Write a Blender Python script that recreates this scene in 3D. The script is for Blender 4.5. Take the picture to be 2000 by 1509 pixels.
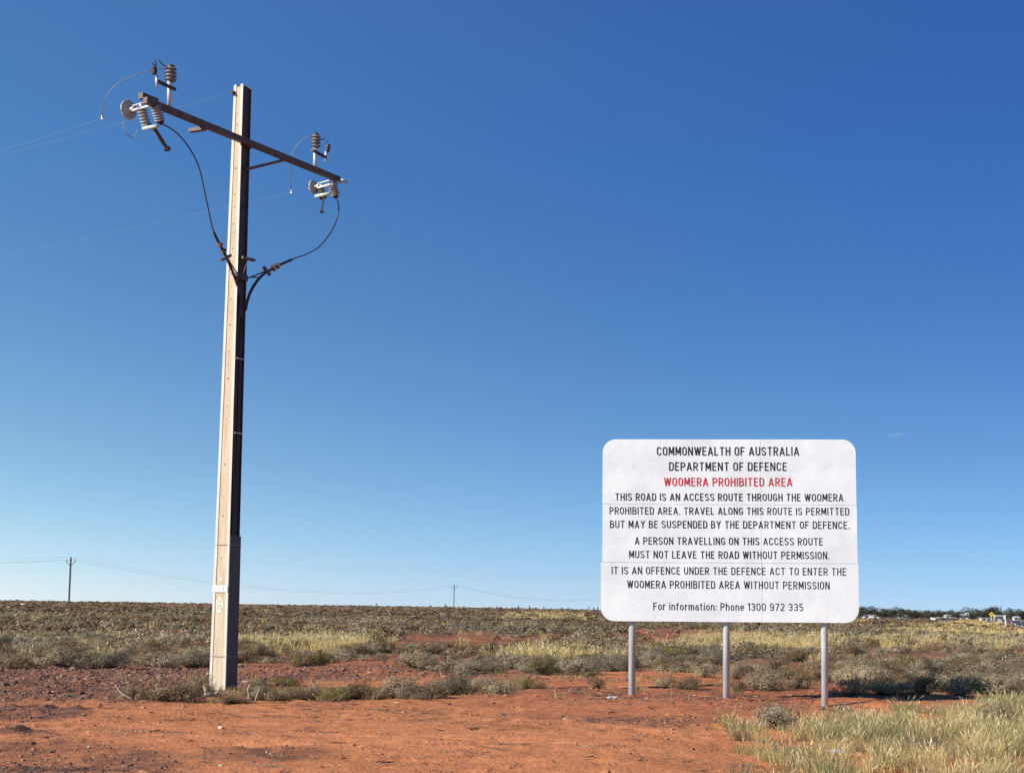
import bpy, math, random
import numpy as np

# ------------------------------------------------------------------ camera
S = bpy.context.scene
for o in list(bpy.data.objects):
    bpy.data.objects.remove(o)
COL = S.collection
FPX, CX, CY = 3300.0, 1000.0, 826.5            # focal length and principal point, in pixels of the photograph
ROLL, PITCH, EYE = math.radians(0.9), math.atan(364 / 3300.0), np.array([0.0, 0.0, 1.5])
FW = np.array([0, math.cos(PITCH), math.sin(PITCH)])
_u = np.array([0, -math.sin(PITCH), math.cos(PITCH)])
_r = np.array([1.0, 0, 0])
RT = _r * math.cos(ROLL) + _u * math.sin(ROLL)
UP = _u * math.cos(ROLL) - _r * math.sin(ROLL)
from mathutils import Matrix, Vector
cam = bpy.data.cameras.new('camera')
cam.lens = 36 * FPX / 2000
cam.sensor_width = 36
cam.shift_y = (CY - 754.5) / 2000
cam.clip_start, cam.clip_end = 0.1, 20000
co = bpy.data.objects.new('camera', cam)
COL.objects.link(co)
co.matrix_world = Matrix([[RT[0], UP[0], -FW[0], 0], [RT[1], UP[1], -FW[1], 0], [RT[2], UP[2], -FW[2], 1.5], [0, 0, 0, 1]])
S.camera = co

# ------------------------------------------------------------------ sky, sun, exposure
SUN_EL = math.radians(29)
LAZ = math.radians(30)                          # light travels towards (cos, sin) on the ground
SUN_DIR = np.array([-math.cos(LAZ) * math.cos(SUN_EL), -math.sin(LAZ) * math.cos(SUN_EL), math.sin(SUN_EL)])
w = bpy.data.worlds.new('World')
S.world = w
w.use_nodes = True
nt = w.node_tree
bg = nt.nodes['Background']
sky = nt.nodes.new('ShaderNodeTexSky')
sky.sky_type = 'NISHITA'
sky.sun_disc = False
sky.sun_elevation = SUN_EL
sky.sun_rotation = math.atan2(SUN_DIR[0], SUN_DIR[1]) % (2 * math.pi)
sky.altitude = 200
sky.air_density = 0.6
sky.dust_density = 0.0
sky.ozone_density = 6.0
SKY_STRENGTH = 0.0757


def _ramp(val, lo, hi, stops, gain=1.0):
    mr = nt.nodes.new('ShaderNodeMapRange')
    mr.inputs[1].default_value = lo; mr.inputs[2].default_value = hi
    nt.links.new(val, mr.inputs[0])
    cr = nt.nodes.new('ShaderNodeValToRGB')
    cr.color_ramp.interpolation = 'B_SPLINE' if len(stops) < 4 else 'LINEAR'
    while len(cr.color_ramp.elements) < len(stops): cr.color_ramp.elements.new(0.5)
    for e, (p, c) in zip(cr.color_ramp.elements, stops):
        e.position = p; e.color = (c[0] / gain, c[1] / gain, c[2] / gain, 1)
    nt.links.new(mr.outputs[0], cr.inputs[0])
    return cr.outputs[0]


def _mul(a, b):
    m = nt.nodes.new('ShaderNodeMix'); m.data_type = 'RGBA'; m.blend_type = 'MULTIPLY'
    m.inputs[0].default_value = 1.0
    nt.links.new(a, m.inputs[6]); nt.links.new(b, m.inputs[7])
    return m.outputs[2]


# clear dry air: deeper blue with height, and a soft brightening on the sun's side
tcw = nt.nodes.new('ShaderNodeTexCoord')
sep = nt.nodes.new('ShaderNodeSeparateXYZ')
nt.links.new(tcw.outputs['Generated'], sep.inputs[0])
height = _ramp(sep.outputs[2], 0.0, 0.4, [(0.02, (.80, .795, .89)), (0.09, (.75, .785, .83)), (0.22, (.635, .735, .765)), (0.435, (.51, .69, .80)), (0.65, (.415, .67, .89)), (0.86, (.425, .68, .96))])
dp = nt.nodes.new('ShaderNodeVectorMath'); dp.operation = 'DOT_PRODUCT'
nt.links.new(tcw.outputs['Generated'], dp.inputs[0])
dp.inputs[1].default_value = tuple(SUN_DIR)
side = _ramp(dp.outputs['Value'], -0.70, 0.06, [(0.0, (.65, .745, .82)), (0.48, (.945, .945, .955)), (1.0, (2.55, 2.02, 1.45))], 2.0)
mulc = _mul(_mul(sky.outputs[0], height), side)
nt.links.new(mulc, bg.inputs['Color'])
bg.inputs['Strength'].default_value = SKY_STRENGTH * 2.0      # the side ramp is stored halved
sl = bpy.data.lights.new('sun', 'SUN')
sl.energy = 4.0
sl.angle = math.radians(0.5)
sl.color = (1.0, 0.94, 0.84)
so = bpy.data.objects.new('sun', sl)
COL.objects.link(so)
so.rotation_euler = Vector(SUN_DIR).to_track_quat('Z', 'Y').to_euler()
S.view_settings.view_transform = 'Standard'
S.view_settings.look = 'None'
S.view_settings.gamma = 1.0
S.view_settings.use_curve_mapping = False
S.view_settings.exposure = 0.85
S.cycles.max_bounces = 6

rng = np.random.default_rng(7)
random.seed(7)


# ------------------------------------------------------------------ helpers: pixels of the photograph <-> the place
def ray(px, py):
    return FW + RT * (px - CX) / FPX - UP * (py - CY) / FPX


def ground(px, py, z=0.0):
    d = ray(px, py)
    return EYE + d * ((z - 1.5) / d[2])


def at(px, py, y):
    d = ray(px, py)
    return EYE + d * (y / d[1])


def pixel(x, y, z=0.0):
    v0, v1, v2 = np.asarray(x) - EYE[0], np.asarray(y) - EYE[1], np.asarray(z) - EYE[2]
    dep = v0 * FW[0] + v1 * FW[1] + v2 * FW[2]
    dep = np.where(dep < 0.5, 0.5, dep)
    return (CX + FPX * (v0 * RT[0] + v1 * RT[1] + v2 * RT[2]) / dep,
            CY - FPX * (v0 * UP[0] + v1 * UP[1] + v2 * UP[2]) / dep)


# ------------------------------------------------------------------ helpers: noise and terrain
def vnoise(x, y, seed=0):
    x = np.asarray(x, float); y = np.asarray(y, float)
    xi = np.floor(x).astype(np.int64); yi = np.floor(y).astype(np.int64)
    xf, yf = x - xi, y - yi
    u = xf * xf * xf * (xf * (xf * 6 - 15) + 10); v = yf * yf * yf * (yf * (yf * 6 - 15) + 10)

    def h(a, b):
        n = (a * 374761393 + b * 668265263 + seed * 974634777) & 0x7fffffff
        n = ((n ^ (n >> 13)) * 1274126177) & 0x7fffffff
        n = ((n ^ (n >> 15)) * 668265263) & 0x7fffffff
        return ((n ^ (n >> 16)) & 0xffffff) / float(0xffffff)
    a = h(xi, yi); b = h(xi + 1, yi); c = h(xi, yi + 1); d = h(xi + 1, yi + 1)
    return (a + (b - a) * u + (c - a) * v + (a - b - c + d) * u * v) * 2 - 1


def sstep(a, b, x):
    t = np.clip((x - a) / (b - a), 0, 1)
    return t * t * (3 - 2 * t)


def blob(px, py, x, y, rx, ry, soft=0.5):
    d = ((px - x) / rx) ** 2 + ((py - y) / ry) ** 2
    return 1 - sstep(1 - soft, 1 + soft, d)


def stony(px, py, x, y):
    """cover of dark gibber stones and crusted soil, 0..1"""
    n = vnoise(x * 0.5, y * 0.35, 3) * 0.5 + vnoise(x * 1.7, y * 1.1, 4) * 0.3
    s = blob(px, py, 120, 1335, 430, 42, 0.6)
    s = np.maximum(s, blob(px, py, 40, 1490, 330, 34, 0.5) * 0.75)
    s = np.maximum(s, blob(px, py, 40, 1396, 120, 12, 0.5) * 0.8)
    s = np.maximum(s, blob(px, py, 30, 1442, 90, 7, 0.5) * 0.8)
    s = np.maximum(s, blob(px, py, 500, 1478, 160, 12, 0.8) * 0.6)
    s = np.maximum(s, blob(px, py, 700, 1315, 330, 18, 0.6) * 0.6)
    s = np.maximum(s, blob(px, py, 1400, 1366, 420, 20, 0.8) * 0.5)
    s = np.maximum(s, blob(px, py, 1480, 1302, 160, 18, 0.8) * 0.6)
    s = np.maximum(s, blob(px, py, 1100, 1415, 300, 14, 0.8) * 0.35)
    s = np.maximum(s, sstep(1312, 1285, py) * 0.85)
    return np.clip(s + n * 0.55 * (s > 0.02) + n * 0.15, 0, 1)


def bare(px, py):
    """1 where the scrub leaves bare ground"""
    edge = np.interp(px, [0, 400, 700, 1030, 1120, 1230, 1420, 1640, 1700, 2000], [1300, 1300, 1302, 1318, 1318, 1308, 1312, 1335, 1352, 1352])
    b = sstep(0, 6, py - edge)
    for c in ((890, 1256, 150, 21), (1010, 1263, 90, 15), (1300, 1243, 95, 19), (1250, 1262, 60, 8), (90, 1221, 130, 5), (330, 1238, 90, 5), (800, 1292, 190, 9), (1490, 1303, 110, 10), (700, 1300, 260, 8),
              (1810, 1290, 60, 9), (1690, 1292, 60, 14), (1760, 1222, 60, 3), (620, 1232, 80, 4), (1430, 1240, 60, 5), (1080, 1244, 50, 5), (560, 1191, 260, 1.6)):
        b = np.maximum(b, blob(px, py, *c, 0.5) * 0.93)
    return b


def gold(px, py):
    """1 where dry golden grass stands"""
    g = np.zeros_like(px)
    for c in ((1480, 1262, 170, 15), (1090, 1293, 110, 14), (620, 1268, 100, 14), (1880, 1240, 110, 14), (1965, 1252, 60, 22), (1920, 1225, 110, 6), (1060, 1208, 80, 5), (1640, 1215, 60, 3), (480, 1262, 60, 8), (1780, 1262, 90, 12)):
        g = np.maximum(g, blob(px, py, *c, 0.8))
    return g


def tyre(x, y):
    """shallow wheel tracks across the bare ground"""
    k = np.zeros_like(x)
    for y0, sl, wob in ((17.2, 0.10, 0.25), (18.7, 0.10, 0.25), (21.3, -0.05, 0.3), (22.9, -0.05, 0.3), (19.6, 0.02, 0.2)):
        c = y0 + sl * x + wob * np.sin(x * 0.35 + y0)
        k = np.maximum(k, (1 - sstep(0.07, 0.17, np.abs(y - c))) * sstep(-0.35, 0.25, vnoise(x / 2.4, y / 2.0, 27)))
    return k


def terrain(x, y, fine=True):
    x = np.asarray(x, float); y = np.asarray(y, float)
    yy = np.maximum(y, 1.0)
    rise = 1.55 * sstep(110, 620, yy) * (1 - sstep(0.03, 0.2, x / yy)) * (1 - 0.75 * sstep(720, 1500, yy))
    rise = np.where(y > 0, rise, 0) + 0.25 * sstep(200, 700, yy) * (1 - sstep(800, 1500, yy))
    far = 0.16 * vnoise(x / 23, y / 23, 11) * sstep(40, 120, yy) + 0.25 * vnoise(x / 90, y / 90, 12) * sstep(120, 400, yy)
    far = far - 0.125 * np.exp(-((x - 5.5) / 1.3) ** 2 - ((y - 28.9) / 1.1) ** 2)
    for mx_, my_ in ((2.12, 29.6), (3.75, 29.7), (5.48, 29.85), (-5.0, 29.9)):
        far = far + 0.035 * np.exp(-((x - mx_) ** 2 + (y - my_) ** 2) / 0.05)
    near = 0.05 * vnoise(x / 3.1, y / 3.1, 13) + 0.025 * vnoise(x / 0.9, y / 0.9, 14)
    z = rise + far + near
    if fine:
        px, py = pixel(x, np.maximum(y, 3.0))
        st = stony(px, py, x, y)
        amp = 0.34 + 0.75 * st
        r1 = 1 - np.abs(vnoise(x / 0.33, y / 0.33, 15)); r2 = 1 - np.abs(vnoise(x / 0.15 + 3, y / 0.15, 16))
        clod = np.maximum(vnoise(x / 0.21, y / 0.26, 17) - 0.25, 0)
        z = z + amp * (0.020 * r1 + 0.012 * r2 + 0.045 * clod * clod * 2) + 0.006 * vnoise(x / 0.07, y / 0.07, 18)
        crust = sstep(0.08, 0.2, vnoise(x / 0.5, y / 0.7, 24)) + 0.7 * sstep(0.15, 0.25, vnoise(x / 0.23 + 4, y / 0.3, 25))
        z = z + 0.011 * crust * (0.4 + 0.6 * sstep(-0.3, 0.3, vnoise(x / 1.9, y / 1.6, 26))) - 0.016 * tyre(x, y) * (1 - 0.7 * st)
        rut = np.abs(vnoise(x / 5 + 9, y / 0.55, 19))
        z = z - 0.02 * (1 - sstep(0.0, 0.18, rut)) * (1 - st)
    return z


def gz(x, y):
    return float(terrain(np.array([x]), np.array([y]))[0])


# ------------------------------------------------------------------ helpers: materials
def mat(name, color, rough=0.7, metal=0.0, var=0.0, scale=8.0, bump=0.0, bscale=None, attr=None, transl=0.0, objvar=0.0,
        stretch=(1, 1, 1), spec=0.4, color2=None):
    m = bpy.data.materials.new(name)
    m.use_nodes = True
    n, l = m.node_tree.nodes, m.node_tree.links
    p = n['Principled BSDF']
    p.inputs['Roughness'].default_value = rough
    p.inputs['Metallic'].default_value = metal
    p.inputs['Specular IOR Level'].default_value = spec
    p.inputs['Base Color'].default_value = (*color, 1)
    out = None
    tc = n.new('ShaderNodeTexCoord')
    mp = n.new('ShaderNodeMapping')
    mp.inputs['Scale'].default_value = stretch
    l.new(tc.outputs['Object'], mp.inputs['Vector'])
    if attr:
        a = n.new('ShaderNodeAttribute'); a.attribute_name = attr
        out = a.outputs['Color']
    if var > 0:
        t = n.new('ShaderNodeTexNoise'); t.inputs['Scale'].default_value = scale; t.inputs['Detail'].default_value = 8
        l.new(mp.outputs[0], t.inputs['Vector'])
        r = n.new('ShaderNodeMapRange'); r.inputs[1].default_value = 0.3; r.inputs[2].default_value = 0.7
        if color2:
            mx = n.new('ShaderNodeMix'); mx.data_type = 'RGBA'
            r.inputs[3].default_value = 0; r.inputs[4].default_value = var
            l.new(t.outputs[0], r.inputs[0]); l.new(r.outputs[0], mx.inputs[0])
            mx.inputs[6].default_value = (*color, 1); mx.inputs[7].default_value = (*color2, 1)
            out = mx.outputs[2]
        else:
            r.inputs[3].default_value = 1 - var; r.inputs[4].default_value = 1 + var
            l.new(t.outputs[0], r.inputs[0])
            h = n.new('ShaderNodeHueSaturation')
            if out: l.new(out, h.inputs['Color'])
            else: h.inputs['Color'].default_value = (*color, 1)
            l.new(r.outputs[0], h.inputs['Value'])
            out = h.outputs[0]
    if objvar > 0:
        oi = n.new('ShaderNodeObjectInfo')
        r = n.new('ShaderNodeMapRange'); r.inputs[3].default_value = 1 - objvar; r.inputs[4].default_value = 1 + objvar
        l.new(oi.outputs['Random'], r.inputs[0])
        h = n.new('ShaderNodeHueSaturation')
        if out: l.new(out, h.inputs['Color'])
        else: h.inputs['Color'].default_value = (*color, 1)
        l.new(r.outputs[0], h.inputs['Value'])
        out = h.outputs[0]
    if out:
        l.new(out, p.inputs['Base Color'])
    if bump > 0:
        t = n.new('ShaderNodeTexNoise'); t.inputs['Scale'].default_value = bscale or scale; t.inputs['Detail'].default_value = 6
        l.new(mp.outputs[0], t.inputs['Vector'])
        b = n.new('ShaderNodeBump'); b.inputs['Strength'].default_value = bump; b.inputs['Distance'].default_value = 0.02
        l.new(t.outputs[0], b.inputs['Height']); l.new(b.outputs[0], p.inputs['Normal'])
    if transl > 0:
        tr = n.new('ShaderNodeBsdfTranslucent')
        if out: l.new(out, tr.inputs['Color'])
        ms = n.new('ShaderNodeMixShader'); ms.inputs[0].default_value = transl
        l.new(p.outputs[0], ms.inputs[1]); l.new(tr.outputs[0], ms.inputs[2])
        l.new(ms.outputs[0], n['Material Output'].inputs['Surface'])
    return m


M = {}
M['leaf'] = mat('foliage', (0.1, 0.1, 0.08), 0.85, attr='tint', transl=0.2, objvar=0.22, spec=0.15)
M['grass'] = mat('grass', (0.3, 0.25, 0.12), 0.8, attr='tint', transl=0.3, spec=0.15)
M['stone'] = mat('stone', (0.2, 0.1, 0.07), 0.9, attr='tint', spec=0.2)
M['concrete'] = mat('concrete', (0.52, 0.445, 0.335), 0.9, var=0.9, scale=2.6, bump=0.6, bscale=25, stretch=(3.5, 3.5, 0.45), color2=(0.41, 0.30, 0.19))
M['flange'] = mat('lit_joist', (0.54, 0.515, 0.46), 0.6, var=0.9, color2=(0.45, 0.41, 0.35), scale=5, bump=0.15, bscale=30, stretch=(2, 2, 0.4))  # pale copy of the joist steel, for flanges on the sunlit face
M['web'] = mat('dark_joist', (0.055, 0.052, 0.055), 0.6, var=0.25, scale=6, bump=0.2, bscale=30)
M['guard'] = mat('cable_guard', (0.085, 0.08, 0.085), 0.55, 0.2, var=0.15, scale=14, bump=0.25, bscale=60)
M['galv'] = mat('galvanised_steel', (0.50, 0.545, 0.57), 0.42, 0.15, var=0.2, scale=9, bump=0.08, bscale=25, stretch=(1, 1, 0.25))
M['arm'] = mat('weathered_steel', (0.125, 0.095, 0.08), 0.65, 0.2, var=0.25, scale=7, bump=0.2, bscale=40)
M['steel'] = mat('bright_steel', (0.52, 0.52, 0.50), 0.5, 0.3, var=0.15, scale=20)
M['dark'] = mat('dark_fitting', (0.06, 0.05, 0.047), 0.55, 0.2, var=0.2, scale=20)
M['porcelain'] = mat('grey_porcelain', (0.37, 0.375, 0.365), 0.3, var=0.08, scale=10)
M['polymer'] = mat('grey_polymer', (0.17, 0.165, 0.155), 0.5, var=0.1, scale=10)
M['tube'] = mat('pale_tube', (0.45, 0.54, 0.48), 0.4, var=0.1, scale=12)
M['cable'] = mat('black_cable', (0.035, 0.027, 0.028), 0.45)
M['red_skirt'] = mat('cable_boot', (0.11, 0.06, 0.058), 0.6)
M['wire'] = mat('aluminium_wire', (0.21, 0.245, 0.30), 0.7, 0.0)
M['farwire'] = mat('distant_wire', (0.22, 0.23, 0.25), 0.5, 0.3)
M['strap'] = mat('weathered_strap', (0.30, 0.275, 0.24), 0.6, 0.2, var=0.2, scale=20)
M['white'] = mat('white_enamel', (0.8, 0.79, 0.76), 0.5, var=0.05, scale=20)
M['cream'] = mat('cream_paint', (0.64, 0.60, 0.50), 0.8, var=0.1, scale=40)
M['black'] = mat('black_lettering', (0.013, 0.013, 0.014), 0.45)
M['greyink'] = mat('faded_lettering', (0.16, 0.15, 0.14), 0.7)
M['tanink'] = mat('tan_lettering', (0.36, 0.31, 0.21), 0.8)
M['red'] = mat('red_lettering', (0.50, 0.012, 0.018), 0.45)
M['yellow'] = mat('yellow_sign', (0.75, 0.42, 0.02), 0.5)
M['asphalt'] = mat('asphalt', (0.055, 0.05, 0.052), 0.85, var=0.25, scale=0.6, bump=0.4, bscale=40)
M['line'] = mat('road_paint', (0.75, 0.74, 0.7), 0.6)
M['bark'] = mat('bark', (0.06, 0.05, 0.042), 0.9)
M['deadwood'] = mat('dead_wood', (0.40, 0.34, 0.255), 0.85, var=0.25, scale=20, bump=0.4, bscale=40)
M['housewall'] = mat('house_wall', (0.62, 0.60, 0.56), 0.8, var=0.06, scale=2)
M['houseroof'] = mat('house_roof', (0.55, 0.55, 0.54), 0.5, 0.2, var=0.08, scale=2)
M['glass'] = mat('dark_window', (0.02, 0.023, 0.028), 0.15)
M['shade'] = mat('shed_steel', (0.12, 0.12, 0.13), 0.6, 0.2)
M['plastic'] = mat('grey_plastic', (0.42, 0.43, 0.48), 0.35, var=0.1, scale=20)
M['rock'] = mat('pale_rock', (0.55, 0.47, 0.36), 0.9, var=0.2, scale=12, bump=0.4, bscale=25)
M['darkrock'] = mat('dark_rock', (0.10, 0.075, 0.062), 0.9, var=0.2, scale=12)
M['rockorange'] = mat('orange_rock', (0.50, 0.24, 0.12), 0.9, var=0.2, scale=12, bump=0.4, bscale=25)


def sign_sheet_material():
    m = mat('reflective_white_sheet', (0.80, 0.80, 0.82), 0.38, spec=0.35)
    n, l = m.node_tree.nodes, m.node_tree.links
    p = n['Principled BSDF']
    tc = n.new('ShaderNodeTexCoord')
    t = n.new('ShaderNodeTexNoise'); t.inputs['Scale'].default_value = 1.9; t.inputs['Detail'].default_value = 7
    l.new(tc.outputs['Object'], t.inputs['Vector'])
    mx = n.new('ShaderNodeMix'); mx.data_type = 'RGBA'
    r = n.new('ShaderNodeMapRange'); r.inputs[1].default_value = 0.35; r.inputs[2].default_value = 0.68
    l.new(t.outputs[0], r.inputs[0]); l.new(r.outputs[0], mx.inputs[0])
    mx.inputs[6].default_value = (0.59, 0.615, 0.65, 1); mx.inputs[7].default_value = (0.69, 0.71, 0.725, 1)
    # scratches: a stretched noise thresholded
    mp = n.new('ShaderNodeMapping'); mp.inputs['Scale'].default_value = (1.2, 1, 26); mp.inputs['Rotation'].default_value = (0, 0.1, 0)
    l.new(tc.outputs['Object'], mp.inputs['Vector'])
    t2 = n.new('ShaderNodeTexNoise'); t2.inputs['Scale'].default_value = 2.0; t2.inputs['Detail'].default_value = 2
    l.new(mp.outputs[0], t2.inputs['Vector'])
    r2 = n.new('ShaderNodeMapRange'); r2.inputs[1].default_value = 0.70; r2.inputs[2].default_value = 0.76
    l.new(t2.outputs[0], r2.inputs[0])
    mx2 = n.new('ShaderNodeMix'); mx2.data_type = 'RGBA'
    l.new(r2.outputs[0], mx2.inputs[0]); l.new(mx.outputs[2], mx2.inputs[6]); mx2.inputs[7].default_value = (0.80, 0.80, 0.81, 1)
    l.new(mx2.outputs[2], p.inputs['Base Color'])
    t3 = n.new('ShaderNodeTexNoise'); t3.inputs['Scale'].default_value = 3.0; t3.inputs['Detail'].default_value = 3
    l.new(tc.outputs['Object'], t3.inputs['Vector'])
    b = n.new('ShaderNodeBump'); b.inputs['Strength'].default_value = 0.30; b.inputs['Distance'].default_value = 0.03
    l.new(t3.outputs[0], b.inputs['Height']); l.new(b.outputs[0], p.inputs['Normal'])
    return m


M['sheet'] = sign_sheet_material()


def ground_material():
    m = bpy.data.materials.new('red_dirt')
    m.use_nodes = True
    n, l = m.node_tree.nodes, m.node_tree.links
    p = n['Principled BSDF']
    p.inputs['Roughness'].default_value = 0.95
    p.inputs['Specular IOR Level'].default_value = 0.1
    a = n.new('ShaderNodeAttribute'); a.attribute_name = 'tint'
    tc = n.new('ShaderNodeTexCoord')
    t = n.new('ShaderNodeTexNoise'); t.inputs['Scale'].default_value = 5; t.inputs['Detail'].default_value = 10; t.inputs['Roughness'].default_value = 0.7
    l.new(tc.outputs['Object'], t.inputs['Vector'])
    r = n.new('ShaderNodeMapRange'); r.inputs[1].default_value = 0.3; r.inputs[2].default_value = 0.7; r.inputs[3].default_value = 0.72; r.inputs[4].default_value = 1.22
    l.new(t.outputs[0], r.inputs[0])
    h = n.new('ShaderNodeHueSaturation')
    l.new(a.outputs['Color'], h.inputs['Color']); l.new(r.outputs[0], h.inputs['Value'])
    l.new(h.outputs[0], p.inputs['Base Color'])
    t2 = n.new('ShaderNodeTexNoise'); t2.inputs['Scale'].default_value = 22; t2.inputs['Detail'].default_value = 6
    l.new(tc.outputs['Object'], t2.inputs['Vector'])
    b = n.new('ShaderNodeBump'); b.inputs['Strength'].default_value = 0.7; b.inputs['Distance'].default_value = 0.03
    l.new(t2.outputs[0], b.inputs['Height']); l.new(b.outputs[0], p.inputs['Normal'])
    return m


M['ground'] = ground_material()


# ------------------------------------------------------------------ helpers: objects
def tag(o, label=None, cat=None, group=None, kind=None):
    if label: o['label'] = label
    if cat: o['category'] = cat
    if group: o['group'] = group
    if kind: o['kind'] = kind
    return o


def empty(name, loc, label, cat, group=None):
    o = bpy.data.objects.new(name, None)
    o.empty_display_size = 0.2
    COL.objects.link(o)
    o.location = [float(c) for c in loc]
    return tag(o, label, cat, group)


def raw_mesh(name, verts, faces, m, cols=None, smooth=False):
    """faces: list of index lists, or an (n,3)/(n,4) array"""
    me = bpy.data.meshes.new(name)
    if isinstance(faces, np.ndarray):
        k = faces.shape[1]
        me.vertices.add(len(verts)); me.vertices.foreach_set('co', np.asarray(verts, np.float32).ravel())
        me.loops.add(faces.size); me.loops.foreach_set('vertex_index', faces.astype(np.int32).ravel())
        me.polygons.add(len(faces))
        me.polygons.foreach_set('loop_start', np.arange(0, faces.size, k, dtype=np.int32))
        me.update(calc_edges=True)
    else:
        me.from_pydata([tuple(map(float, v)) for v in verts], [], faces)
        me.update()
    if cols is not None:
        ca = me.color_attributes.new('tint', 'FLOAT_COLOR', 'POINT')
        c4 = np.ones((len(verts), 4), np.float32); c4[:, :3] = cols
        ca.data.foreach_set('color', c4.ravel())
    if m: me.materials.append(m)
    if smooth:
        me.polygons.foreach_set('use_smooth', np.ones(len(me.polygons), bool))
    return me


def link(name, me, loc=(0, 0, 0), parent=None):
    o = bpy.data.objects.new(name, me)
    COL.objects.link(o)
    o.location = [float(c) for c in loc]
    if parent: o.parent = parent
    return o


def unit(v):
    v = np.asarray(v, float)
    return v / np.linalg.norm(v)


def perp(d):
    d = unit(d)
    a = np.array([0, 0, 1.0]) if abs(d[2]) < 0.9 else np.array([1.0, 0, 0])
    s = unit(np.cross(d, a)); return s, unit(np.cross(s, d))


class MB:
    """collects shapes in world coordinates and links them as ONE mesh object"""
    def __init__(self): self.v, self.f, self.sm = [], [], []

    def add(self, vs, fs, smooth=False):
        k = len(self.v)
        self.v += [np.asarray(v, float) for v in vs]
        self.f += [[i + k for i in f] for f in fs]
        self.sm += [smooth] * len(fs)
        return self

    def box(self, c, ax, ay, az):
        """half-axis vectors"""
        c, ax, ay, az = (np.asarray(q, float) for q in (c, ax, ay, az))
        if np.dot(np.cross(ax, ay), az) < 0: ax = -ax
        vs = [c + i * ax + j * ay + k * az for k in (-1, 1) for j in (-1, 1) for i in (-1, 1)]
        return self.add(vs, [[0, 2, 3, 1], [4, 5, 7, 6], [0, 1, 5, 4], [2, 6, 7, 3], [0, 4, 6, 2], [1, 3, 7, 5]])

    def bar(self, a, b, wx, wz, side=None):
        a, b = np.asarray(a, float), np.asarray(b, float)
        d = b - a
        s, t = perp(d)
        if side is not None:
            s = unit(np.asarray(side, float) - unit(d) * np.dot(side, unit(d))); t = unit(np.cross(s, d))
        return self.box((a + b) / 2, d / 2, s * wx / 2, t * wz / 2)

    def tube(self, pts, r, n=8, cap=True):
        pts = [np.asarray(p, float) for p in pts]
        rs = r if hasattr(r, '__len__') else [r] * len(pts)
        vs, fs = [], []
        s = None
        for i, p in enumerate(pts):
            d = unit(pts[min(i + 1, len(pts) - 1)] - pts[max(i - 1, 0)])
            if s is None: s, t = perp(d)
            else:
                s = unit(s - d * np.dot(s, d)); t = np.cross(d, s)
            t = np.cross(d, s)
            vs += [p + rs[i] * (math.cos(2 * math.pi * k / n) * s + math.sin(2 * math.pi * k / n) * t) for k in range(n)]
        for i in range(len(pts) - 1):
            for k in range(n):
                a, b = i * n + k, i * n + (k + 1) % n
                fs.append([a, b, b + n, a + n])
        self.add(vs, fs, True)
        if cap:
            k = len(self.v) - len(vs)
            self.f += [[k + q for q in range(n)][::-1], [k + (len(pts) - 1) * n + q for q in range(n)]]
            self.sm += [False, False]
        return self

    def lathe(self, o, axis, prof, n=20):
        """prof: (radius, height) pairs along the axis"""
        o, a = np.asarray(o, float), unit(axis)
        s, t = perp(a)
        vs, fs = [], []
        for r, h in prof:
            vs += [o + a * h + max(r, 1e-4) * (math.cos(2 * math.pi * k / n) * s + math.sin(2 * math.pi * k / n) * t) for k in range(n)]
        for i in range(len(prof) - 1):
            for k in range(n):
                p, q = i * n + k, i * n + (k + 1) % n
                fs.append([p, q, q + n, p + n])
        fs += [list(range(n))[::-1], [(len(prof) - 1) * n + q for q in range(n)]]
        return self.add(vs, fs, False)

    def prism(self, poly, d):
        """poly: ordered 3d points; extruded by vector d"""
        n = len(poly)
        vs = [np.asarray(p, float) for p in poly] + [np.asarray(p, float) + np.asarray(d, float) for p in poly]
        fs = [list(range(n))[::-1], list(range(n, 2 * n))] + [[i, (i + 1) % n, (i + 1) % n + n, i + n] for i in range(n)]
        return self.add(vs, fs)

    def build(self, name, m, parent=None, label=None, kind=None, loc=None):
        base = np.array(parent_origin(parent)) if parent else (np.zeros(3) if loc is None else np.asarray(loc, float))
        me = raw_mesh(name, [v - base for v in self.v], self.f, m)
        me.polygons.foreach_set('use_smooth', np.array(self.sm, bool))
        o = link(name, me, (0, 0, 0) if parent else base, parent)
        return tag(o, label, None, None, kind)


def parent_origin(o):
    p = np.zeros(3)
    while o is not None:
        p += np.array(o.location); o = o.parent
    return p


def spline(pts, k=6):
    pts = [np.asarray(p, float) for p in pts]
    out = []
    for i in range(len(pts) - 1):
        p0, p1, p2, p3 = pts[max(i - 1, 0)], pts[i], pts[i + 1], pts[min(i + 2, len(pts) - 1)]
        for j in range(k):
            t = j / k
            out.append(0.5 * (2 * p1 + (p2 - p0) * t + (2 * p0 - 5 * p1 + 4 * p2 - p3) * t * t + (3 * p1 - p0 - 3 * p2 + p3) * t ** 3))
    return out + [pts[-1]]


# ------------------------------------------------------------------ the ground: one sheet to the horizon
def axis_grid(lo, hi, step, grow, far_lo, far_hi):
    a = list(np.arange(lo, hi, step)); s = step
    x = a[-1]
    while x < far_hi: s *= grow; x += s; a.append(x)
    s = step; x = a[0]; b = []
    while x > far_lo: s *= grow; x -= s; b.append(x)
    return np.array(b[::-1] + a)


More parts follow.
